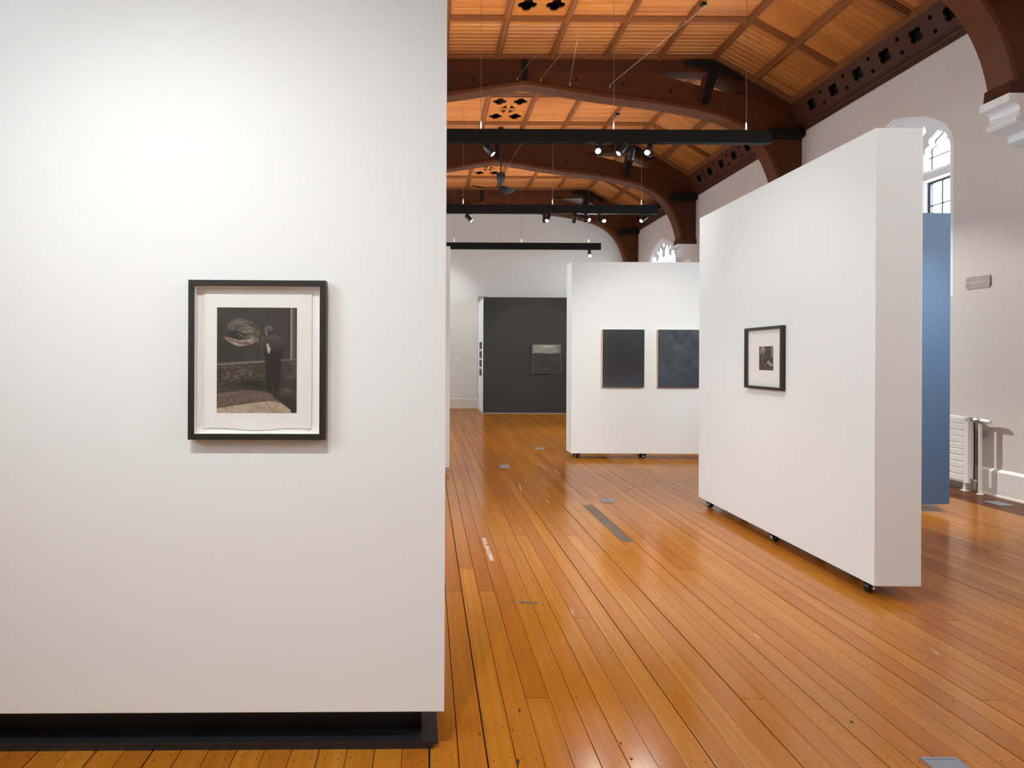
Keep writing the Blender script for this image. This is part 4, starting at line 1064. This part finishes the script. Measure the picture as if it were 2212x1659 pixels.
# lamps on the track between the panels (light the tall white panel)
spotlight(0.9, track_y['b'], (2.9, 4.75, 0.3), 'track spotlight aimed at the small print on the tall white panel', watts=150, cone=66, blend=1.0, soft=0.02)
spotlight(1.3, track_y['b'], (3.3, 8.6, 1.1), 'track spotlight aimed at the two dark canvases', watts=210, cone=44, blend=0.9)
spotlight(4.3, track_y['b'], (3.3, 8.6, 1.3), 'added track spotlight over the aisle aimed at the two dark canvases', watts=820, cone=44, blend=0.9)  # added lamp, no such source seen, lifts the panel with the canvases
spotlight(4.62, track_y['b'], (5.2, 5.67, 1.0), 'track spotlight aimed at the slate blue panel', watts=850, cone=40, blend=1.0)
spotlight(0.55, track_y['b'], (0.9, 5.6, 0.0), 'added track spotlight washing the floor lettering', watts=340, cone=80, blend=1.0)  # extra lamp added to brighten the boards on the left
spotlight(1.75, track_y['b'], (1.5, 4.6, 0.0), 'added track spotlight washing the floor before the tall white panel', watts=280, cone=58, blend=1.0)  # added fill for the floor in front of the tall panel
# lamps on the tracks further down the hall
cY, dY, eY = track_y['c'], track_y['d'], track_y['e']
spotlight(0.86, cY, (3.0, 7.1, 1.9), 'track spotlight with a bare stem tilted toward the tall white panel', box=False, drop=0.10, watts=30)
spotlight(2.42, cY, (1.4, 2.4, 1.2), 'track spotlight shining back along the hall beside its driver box', hx=-0.06, watts=40)
spotlight(2.66, cY, (0.6, 7.5, 2.3), 'track spotlight tilted down across the hall toward the left', hx=0.05, drop=0.11)
spotlight(2.86, cY, (3.6, 12.0, 1.5), 'unlit looking track spotlight turned toward the end wall', box=False, drop=0.14)
spotlight(3.12, cY, (0.6, 4.4, 1.0), 'track spotlight with its lens turned down toward the big panel', hx=-0.05, watts=40)
spotlight(0.86, dY, (2.9, 10.7, 2.4), 'track spotlight tilted right on the track before the fan truss', box=False, drop=0.10)
spotlight(2.44, dY, (1.2, 9.6, 1.8), 'track spotlight beside its driver box left of the middle cable', hx=0.06, drop=0.11)
spotlight(3.06, dY, (3.0, 15.7, 1.6), 'track spotlight aimed at the charcoal exhibition wall', hx=0.0, watts=250)
spotlight(3.30, dY, (6.42, 6.35, 1.1), 'track spotlight hanging next to the one aimed at the charcoal wall', hx=0.0, watts=1900, cone=36, blend=0.5, soft=0.02)
spotlight(3.58, dY, (3.0, 8.7, 1.7), 'track spotlight facing back toward the two canvases', hx=0.08)
spotlight(4.52, dY, (2.6, 10.9, 3.1), 'track spotlight at the outer end of its track, tilted inward', box=False, drop=0.10)
spotlight(4.49, eY, (1.1, 5.2, 0.2), 'dazzling track spotlight at the outer end of the end wall track', watts=620, lens='lens_hot', cone=75, blend=0.5, soft=0.02, drop=0.16)
spotlight(0.2, eY, (0.2, 17.3, 3.0), 'track spotlight washing the left of the end wall', watts=120, cone=90)  # unseen, stands behind the foreground panel

# ------------------------------------------------------------------ ceiling fan
root = empty('ceiling_fan', (1.66, 12.60, 5.45)); tag(root, 'graphite ceiling fan with sculpted blades hanging from a long rod', 'ceiling fan')
MB().cyl((0, 0, 0.28), (0, 0, 1.30), 0.016, n=10).build('rod', M['fan'], root, smooth=40)
MB().lathe([(0.012, 1.34), (0.06, 1.33), (0.07, 1.28), (0.016, 1.25)], n=16).build('canopy', M['fan'], root, smooth=40)
MB().lathe([(0.015, 0.31), (0.085, 0.30), (0.100, 0.28), (0.100, 0.22), (0.085, 0.15), (0.055, 0.08), (0.025, 0.03), (0.012, 0.0)], n=20).build('motor_housing', M['fan'], root, smooth=40)
def blade(ang, length):
    mb = MB(); n = 14; rows = []
    for i in range(n + 1):
        t = i / n; r = 0.0 + length * t
        ch = 0.045 + 0.10 * math.sin(math.pi * min(1, t * 0.55 + 0.42)) ** 1.0 * (t ** 0.7) if t < 0.85 else (0.045 + 0.10 * math.sin(math.pi * 0.8875) * 0.9) * math.sqrt(max(0.02, 1 - ((t - 0.85) / 0.15) ** 2))
        ch = 0.03 + 0.085 * math.sin(math.pi * (0.12 + 0.80 * t)) if t < 0.97 else 0.02
        tw = R(-20 - 10 * t); z = -0.03 - 0.02 * math.sin(math.pi * t) + 0.05 * t * t
        rows.append([(r, ch * math.cos(tw), z + ch * math.sin(tw)), (r, 0, z + 0.012), (r, -ch * math.cos(tw), z - ch * math.sin(tw)), (r, 0, z - 0.008)])
    vv = [p for row in rows for p in row]; ff = []
    for i in range(n):
        for k in range(4): ff.append((i * 4 + k, i * 4 + (k + 1) % 4, (i + 1) * 4 + (k + 1) % 4, (i + 1) * 4 + k))
    ff += [(3, 2, 1, 0), (n * 4, n * 4 + 1, n * 4 + 2, n * 4 + 3)]
    mb.add(vv, ff).build('blade', M['fan'], root, smooth=60, loc=(0, 0, 0.02), rot=(0, 0, R(ang)))
blade(176, 0.66); blade(54, 0.64)

# ------------------------------------------------------------------ thin stay wires with hooks
def stay(p0, p1, label):
    root = empty('stay_wire', p0); tag(root, label, 'wire', 'thin stay wires under the ceiling')
    d = Vector(p1) - Vector(p0)
    MB().cyl((0, 0, 0), d, 0.0025, n=6).build('wire', M['wire'], root)
    MB().tube([d + Vector((0, 0, 0.0)), d + Vector((0.008, 0, -0.02)), d + Vector((0.0, 0, -0.045)), d + Vector((-0.012, 0, -0.03))], 0.004, 6).build('hook', M['grip'], root)
stay((4.05, 8.2, 6.73), (3.15, 9.62, 6.30), 'thin slanting stay wire running from the ceiling down to the nearer arched truss')
stay((2.06, 8.55, 6.73), (1.55, 9.62, 6.42), 'thin slanting stay wire left of the truss hanger strap, upper end by the pierced panel')
stay((2.45, 8.55, 6.73), (1.95, 9.62, 6.40), 'thin slanting stay wire right of the truss hanger strap')
stay((2.40, 8.9, 6.73), (2.40, 9.40, 6.22), 'short hanging wire with a bright hook before the nearer arched truss')
stay((2.4, 11.05, 6.73), (1.95, 13.4, 6.22), 'thin slanting stay wire ending at the truss beyond the fan')

# ------------------------------------------------------------------ radiator
RY0, RX_ = 6.56, 6.392
root = empty('radiator', (RX_, RY0, 0)); tag(root, 'cream ribbed panel radiator under the tall window', 'radiator')
Lr = 2.2; z0, z1 = 0.10, 0.885
MB().box(0.006, 0.075, 0.0, Lr, z0, z1).build('radiator_body', M['rad'], root, bevel=0.006)
nfl = 10; fh = (z1 - z0 - 0.03) / nfl
for k in range(nfl):
    zz = z0 + 0.015 + fh * k
    MB().plate([[(0.006, zz + 0.003), (0.0, zz + 0.008), (0.0, zz + fh - 0.008), (0.006, zz + fh - 0.003)]], 0.055, Lr - 0.055, lambda u, v, t: (u, t, v)).build('flute', M['rad'], root)
MB().box(0.0, 0.006, 0.0, 0.052, z0, z1).build('edge_strip', M['rad'], root)
MB().box(-0.002, 0.0, 0.012, 0.026, z1 - 0.055, z1 - 0.025).build('maker_badge', M['chrome'], root)
for yy in (0.05, Lr - 0.1):
    MB().box(0.022, 0.045, yy, yy + 0.03, 0.006, z0).build('foot', M['rad'], root); MB().box(0.002, 0.068, yy - 0.02, yy + 0.05, 0, 0.008).build('foot_plate', M['rad'], root)
pipe = MB().cyl((0.035, -0.115, 0.0), (0.035, -0.115, z1 - 0.055), 0.017, n=14); pipe.build('riser_pipe', M['rad'], root, smooth=40)
MB().lathe([(0.034, 0.0), (0.034, 0.006), (0.018, 0.010)], (0.035, -0.115, 0), 16).build('pipe_collar', M['rad'], root, smooth=40)
MB().cyl((0.035, -0.115, z1 - 0.06), (0.035, -0.115, z1 - 0.02), 0.020, n=8).build('valve_nut', M['chrome'], root)
v = MB().cyl((0.035, 0.0, z1 - 0.028), (0.035, -0.115, z1 - 0.028), 0.013, n=10); v.cyl((0.035, -0.05, z1 - 0.028), (0.035, -0.075, z1 - 0.028), 0.019, n=6); v.build('valve_body', M['chrome'], root, smooth=40)
vk = MB().cyl((0.035, -0.125, z1 - 0.030), (0.035, -0.165, z1 - 0.032), 0.026, 0.023, n=14); vk.cyl((0.035, -0.165, z1 - 0.032), (0.035, -0.23, z1 - 0.035), 0.023, 0.022, n=14); vk.build('thermostat_head', M['knob'], root, smooth=40)
lp = MB().cyl((0.04, -0.075, 0.03), (0.04, -0.075, z0 + 0.06), 0.012, n=10); lp.cyl((0.04, 0.0, z0 + 0.045), (0.04, -0.09, z0 + 0.045), 0.014, n=8); lp.build('return_valve', M['chrome'], root, smooth=40)
MB().cyl((0.06, -0.020, z0 + 0.05), (0.06, -0.020, z1 - 0.06), 0.006, n=8).build('black_rod', M['plastic'], root)  # thin black upright between radiator body and riser pipe

# ------------------------------------------------------------------ wall vent, switch, floor boxes, lettering
root = empty('wall_vent', (XR, 6.565, 2.478)); tag(root, 'small cream wall vent with two rows of slots beside the window', 'vent')
out = [(-0.145, -0.058), (-0.130, -0.058), (-0.130, -0.074), (0.130, -0.074), (0.130, -0.058), (0.145, -0.058), (0.145, 0.058), (0.130, 0.058), (0.130, 0.074), (-0.130, 0.074), (-0.130, 0.058), (-0.145, 0.058)]
MB().plate([out], -0.004, 0.0, lambda u, v, t: (t, u, v)).build('backing', M['ventslot'], root)
fr = MB()
for k in range(23): fr.box(-0.010, -0.004, -0.137 + 0.0122 * k, -0.131 + 0.0122 * k, -0.070, 0.070)
fr.build('bars', M['wall'], root)
MB().box(-0.012, -0.004, -0.143, 0.143, -0.005, 0.005).build('middle_rail', M['wall'], root)
MB().plate([out, [(u * 0.965, v * 0.94) for u, v in out]], -0.011, -0.004, lambda u, v, t: (t, u, v)).build('rim', M['wall'], root)

root = empty('light_switch', (0.97, YE, 1.52)); tag(root, 'small white light switch on the end wall', 'switch')
MB().box(-0.045, 0.045, -0.012, 0, -0.065, 0.065).build('switch_plate', M['knob'], root, bevel=0.004); MB().box(-0.012, 0.012, -0.018, -0.012, -0.02, 0.02).build('rocker', M['knob'], root)

for x, y, w, d, lab in ((1.997, 2.095, 0.14, 0.14, 'grey steel floor box lid in the bare floor before the tall panel'),
                        (1.977, 6.063, 0.135, 0.135, 'grey steel floor box lid beside the cross board'),
                        (1.957, 9.59, 0.14, 0.14, 'grey steel floor box lid left of the panel with two canvases'),
                        (1.92, 13.5, 0.14, 0.14, 'grey steel floor box lid in front of the charcoal wall'),
                        (1.125, 7.97, 0.13, 0.24, 'worn grey floor plate set between boards'),
                        (6.21, 6.03, 0.17, 0.20, 'grey steel floor plate by the radiator pipe')):
    root = empty('floor_box', (x, y, 0)); tag(root, lab, 'floor box', 'steel floor box lids')
    MB().plate([[(-w/2, -d/2), (w/2, -d/2), (w/2, d/2), (-w/2, d/2)], [(-w/2 + 0.01, -d/2 + 0.01), (w/2 - 0.01, -d/2 + 0.01), (w/2 - 0.01, d/2 - 0.01), (-w/2 + 0.01, d/2 - 0.01)]], 0.0, 0.005, lambda u, v, t: (u, v, t)).build('rim', M['plate'], root)
    MB().box(-w/2 + 0.0105, w/2 - 0.0105, -d/2 + 0.0105, d/2 - 0.0105, 0.0, 0.0035).build('lid', M['plate'], root)
    MB().box(-0.02, 0.02, -d/2 + 0.022, -d/2 + 0.034, 0.0035, 0.0045).build('lift_slot', M['steel'], root)

def lettering(name, text, loc, rz, cap, length, mat, label):
    cu = bpy.data.curves.new(name, 'FONT'); cu.body = text; cu.size = 1.0; cu.resolution_u = 3; cu.offset = 0.018
    t = bpy.data.objects.new(name + '_tmp', cu); COL.objects.link(t)
    bpy.context.view_layer.update()
    me = bpy.data.meshes.new_from_object(t.evaluated_get(bpy.context.evaluated_depsgraph_get()))
    bpy.data.objects.remove(t)
    co = np.zeros(len(me.vertices) * 3); me.vertices.foreach_get('co', co); co = co.reshape(-1, 3)
    co[:, 0] = (co[:, 0] - co[:, 0].min()) / np.ptp(co[:, 0]) * length
    co[:, 1] = (co[:, 1] - co[:, 1].min()) / np.ptp(co[:, 1]) * cap
    me.vertices.foreach_set('co', co.ravel()); me.materials.clear(); me.materials.append(mat)
    bm = bmesh.new(); bm.from_mesh(me); r = bmesh.ops.extrude_face_region(bm, geom=bm.faces[:])
    for v_ in [g for g in r['geom'] if isinstance(g, bmesh.types.BMVert)]: v_.co.z -= 0.0006
    bmesh.ops.recalc_face_normals(bm, faces=bm.faces); bm.to_mesh(me); bm.free(); me.update()
    o = link(name, me, None, loc, (0, 0, rz)); tag(o, label, 'lettering'); return o
lettering('floor_lettering', 'PLEASE DO NOT TOUCH', (0.523, 4.262, 0.0012), R(91), 0.034, 0.535, M['vinyl'], 'white vinyl words PLEASE DO NOT TOUCH stuck on the floor boards')
lettering('floor_stencil', '1 899', (0.545, 3.525, 0.0010), R(-8), 0.035, 0.165, M['stencil'], 'worn grey stencilled figures on the floor boards')

# ------------------------------------------------------------------ clamps on the ceiling ribs
for y, lab in ((8.10, 'small dark clamp on the ceiling rib over the tall white panel'), (11.75, 'small dark clamp on the ceiling rib above the second lighting track'), (15.60, 'small dark clamp on the ceiling rib near the end wall')):
    root = empty('ceiling_clamp', (RX[6], y, 6.744)); tag(root, lab, 'clamp', 'clamps on the ceiling ribs')
    MB().box(-0.04, 0.04, -0.035, 0.035, -0.03, 0.0).build('clamp_plate', M['iron'], root, bevel=0.006)
    MB().cyl((0, 0, -0.03), (0.0, -0.05, -0.075), 0.014, n=8).build('clamp_eye', M['wire'], root)

# ------------------------------------------------------------------ scratches, a crack and knots in the floor boards
def floor_at(px, py):
    dx, dy = px - VPX, py - VPY
    a, b = dx + 0.0044 * dy, dy - 0.0044 * dx
    y = EYE * FPX / b
    return (a / FPX * y, y)
M['scratch'] = plain('pale_scratch', (0.55, 0.36, 0.20, 1), 0.6)
M['knot'] = plain('dark_knot', (0.035, 0.02, 0.012, 1), 0.6)
def floor_line(name, pts, w, mat):
    p = [Vector((*floor_at(*q), 0.0004)) for q in pts]; mb = MB(); L_, R_ = [], []
    for i, q in enumerate(p):
        d = (p[min(i + 1, len(p) - 1)] - p[max(i - 1, 0)]).normalized(); n_ = Vector((-d.y, d.x, 0))
        ww = w * (0.25 if i in (0, len(p) - 1) else 1.0)
        L_.append(q + n_ * ww); R_.append(q - n_ * ww)
    mb.add(L_ + R_, [(i, i + 1, len(p) + i + 1, len(p) + i) for i in range(len(p) - 1)]).build(name, mat, floor)
for pts in ([(1164, 1000), (1172, 1007), (1181, 1015)], [(1120, 1044), (1124, 1053), (1127, 1064)], [(1133, 1035), (1137, 1039), (1141, 1040)], [(1178, 1078), (1183, 1083), (1187, 1088)], [(1197, 1011), (1204, 1020), (1212, 1029)],
            [(1215, 953), (1222, 955), (1230, 956)], [(1140, 963), (1170, 964), (1200, 966)], [(1232, 1315), (1236, 1322), (1239, 1331)], [(1627, 1368), (1634, 1374), (1640, 1380)], [(2010, 1402), (2022, 1410), (2030, 1416)]):
    floor_line('scratch', pts, 0.0045, M['scratch'])
floor_line('crack', [(1331, 1060), (1348, 1059), (1359, 1058), (1370, 1052), (1384, 1043)], 0.004, M['knot'])
for px, py, r_ in ((1119, 1645, 0.013), (1122, 1535, 0.009), (1341, 1606, 0.008), (1111, 1551, 0.006), (1085, 1571, 0.005), (1363, 1640, 0.008), (1107, 1577, 0.005), (1037, 1585, 0.006), (1840, 1559, 0.008), (1049, 1149, 0.007), (1728, 1554, 0.004), (1253, 1442, 0.006), (1247, 1416, 0.005), (1261, 1452, 0.006), (1236, 1400, 0.004), (1158, 1236, 0.006), (1153, 1219, 0.006)):
    x, y = floor_at(px, py); k_ = random.Random(int(px))
    pts = [(x + r_ * k_.uniform(0.6, 1.1) * 0.7 * math.cos(t), y + r_ * k_.uniform(0.7, 1.5) * math.sin(t), 0.0005) for t in (2 * math.pi * i / 9 for i in range(9))]
    MB().add(pts, [tuple(range(9))]).build('knot', M['knot'], floor)
